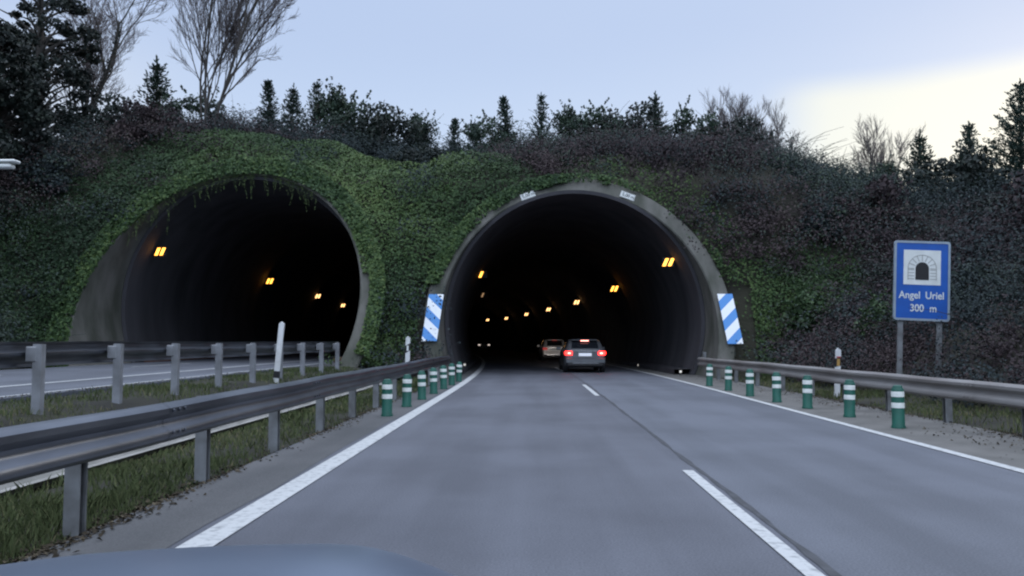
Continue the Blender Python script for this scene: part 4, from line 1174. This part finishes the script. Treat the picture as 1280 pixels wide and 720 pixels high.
inst(c4, 24.6, 42.5, 'big dark conifer at the frame edge above the road sign side', 'conifer', G_CON, s=1.02, rz=1.0)
inst(c2, 24.0, 45.0, 'short conifer leaning on the flank of the big one at the frame edge', 'conifer', G_CON, s=0.9, rz=5.0)
b1 = make_bare('bare_sapling', 131, 5.2, 4, 0.18, levels=3, fan=0.38, base_r=0.075, twigw=0.020)
b2 = make_bare('bare_sapling', 132, 5.6, 4, 0.22, levels=3, fan=0.38, base_r=0.075, twigw=0.020)
inst(b1, 12.0, 51.0, 'wispy bare sapling on the hilltop, first of a clump of three past the bare arch', 'tree', G_BARE, s=1.0)
inst(b2, 13.5, 52.0, 'wispy bare sapling in the middle of the clump of three', 'tree', G_BARE, s=1.05, rz=1)
inst(b1, 15.0, 52.0, 'wispy bare sapling ending the clump of three, next to the bright sky', 'tree', G_BARE, s=0.98, rz=2)
inst(b2, 22.4, 55.0, 'lone wispy bare tree against the bright gap in the clouds', 'tree', G_BARE, s=1.15, rz=3)
# shrubs along the crest and on the slopes
s1 = make_shrub('shrub', 141, 2.3, 2.6, 'shrub', 3000, 0.14)
s2 = make_shrub('shrub', 142, 1.7, 3.2, 'shrub', 2800, 0.14)
s3 = make_shrub('shrub', 143, 2.8, 2.2, 'evergreen', 3200, 0.14)
s4 = make_shrub('shrub', 144, 1.1, 1.5, 'shrub_fresh', 2200, 0.10)
G_SH = 'shrubs along the hilltop'
for (p, x, y, s, lab) in (
    (s2, -11.0, 46.0, 1.15, 'tall rounded shrub rising highest in the hilltop row above the ivy framed tunnel'),
    (s1, -18.4, 45.0, 1.25, 'green shrub at the foot of the large fanning bare tree'),
    (s3, -20.3, 40.0, 1.1, 'dark low shrub before the leaning trunks'),
    (s1, -9.4, 45.0, 1.15, 'bushy shrub next to the tall rounded one above the ivy framed tunnel'),
    (s3, -7.9, 43.5, 1.25, 'dark spreading shrub behind the dip between the two tunnels'),
    (s2, -6.3, 45.5, 0.95, 'narrow shrub behind the dark spreading one between the tunnels'),
    (s1, -2.4, 43.0, 0.95, 'shrub on the hilltop in front of the slender conifer spire'),
    (s2, 2.0, 46.0, 0.85, 'shrub just past the dense upright young pine'),
    (s1, 3.4, 45.0, 1.0, 'broad shrub over the crown of the bare arch'),
    (s3, 5.2, 46.0, 1.25, 'dark shrub beside the little conifer over the arch shoulder'),
    (s1, 8.6, 46.0, 1.1, 'shrub between the little conifer and the wispy saplings'),
    (s3, 11.0, 45.0, 1.15, 'dark shrub below the clump of wispy saplings'),
    (s2, 16.5, 50.0, 0.75, 'small shrub where the skyline dips past the wispy saplings'),
    (s3, 19.3, 49.0, 0.95, 'low dark shrub under the bright gap in the clouds'),
    (s2, 21.4, 50.5, 1.0, 'ragged shrub at the foot of the lone wispy bare tree'),
    (s1, 25.2, 47.5, 1.05, 'shrub between the narrow conifer and the thin young pine'),
    (s3, 19.5, 38.0, 1.15, 'dark shrub on the slope below the big conifer'),
):
    inst(p, x, y, lab, 'shrub', G_SH, s=s, rz=x, sz=s * 1.18)
s5 = make_shrub('shrub', 145, 1.5, 1.7, 'bramble', 3000, 0.10)
s6 = make_shrub('shrub', 146, 1.4, 1.6, 'scrub', 3000, 0.10)
for (p, x, y, s, lab) in (
    (s6, 11.6, 33.5, 1.25, 'grey green shrub on the slope next to the bare arch shoulder'),
    (s5, 14.2, 34.5, 1.35, 'reddish brown bush above the fresh green shrub by the arch leg'),
    (s3, 13.2, 29.0, 0.62, 'dark rounded shrub halfway up the slope between arch and road sign'),
    (s6, 11.6, 22.6, 1.05, 'grey green shrub directly behind the road sign posts'),
    (s5, 15.5, 24.5, 1.45, 'reddish brown bush on the slope above the road sign'),
    (s5, 13.6, 18.6, 1.15, 'reddish brown bush beyond the road sign towards the frame edge'),
    (s3, 17.8, 31.0, 0.80, 'dark spreading shrub high on the slope above the road sign'),
    (s6, -19.6, 33.5, 1.3, 'grey green shrub at the top edge of the ivy by the dark evergreens'),
    (s5, -17.4, 37.2, 1.2, 'reddish brown bush on the mound over the ivy framed tunnel'),
    (s3, -5.0, 38.6, 0.75, 'dark shrub in the dip at the top of the ivy pillar'),
):
    inst(p, x, y, lab, 'shrub', 'shrubs scattered on the slopes', s=s, rz=x, sink=0.35)
for (p, x, y, s, lab) in (
    (s4, 9.9, 30.5, 1.45, 'fresh green shrub at the foot of the slope beside the arch leg'),
    (s4, 10.0, 24.6, 1.0, 'fresh green shrub low on the slope behind the amber delineator'),
    (s4, 10.6, 16.6, 1.15, 'leafy green shrub behind the barrier past the road sign'),
    (s4, 9.7, 13.6, 0.8, 'leafy low shrub by the barrier at the frame edge'),
):
    inst(p, x, y, lab, 'shrub', 'green shrubs behind the weathered barrier', s=s, rz=x)

# --- dead leaves and grit gathered along the edges of the asphalt
def make_litter():
    g = np.random.default_rng(171)
    Pp = []
    for (xc, sp, ya, yb, n) in ((-3.04, 0.10, 2.5, 29.5, 5200), (6.72, 0.16, 7, 31, 4200), (6.2, 0.45, 7, 31, 900), (-7.92, 0.08, 8, 28, 1500)):
        y = ya * (yb / ya) ** g.uniform(0, 1, n); x = xc + g.normal(0, sp, n) * (0.7 + 0.6 * wob(y, y * 0, 173, 1.0))
        kk = wob(x, y, 172, 0.8) + g.normal(0, 0.4, n) > -0.2
        x, y = x[kk], y[kk]
        on = ((x > -3.02) & (x < 6.75))
        z = np.where(on, 0.010, np.where(x < -7.9, LZ + 0.006, height(x, y) + 0.012)); z = np.where((x <= -3.02) & (x > -3.3), np.maximum(z, -0.01), z)
        Pp.append(np.stack([x, y, z + g.uniform(0, 0.01, len(x))], 1))
    P = np.concatenate(Pp)
    V, F = leaf_arrays(P, np.tile([0, 0, 1.0], (len(P), 1)), 0.038, 0.35, g=g)
    o = fast_mesh('leaf_litter', V, F, tint_of(len(P), g, 0.5, 0.25), M['litter']); o['kind'] = 'stuff'
M['litter'] = leafmat('dead_leaves', [(0, (0.030, 0.026, 0.020)), (0.6, (0.060, 0.048, 0.034)), (1, (0.13, 0.11, 0.075))], 0.9, 0.1)
make_litter()
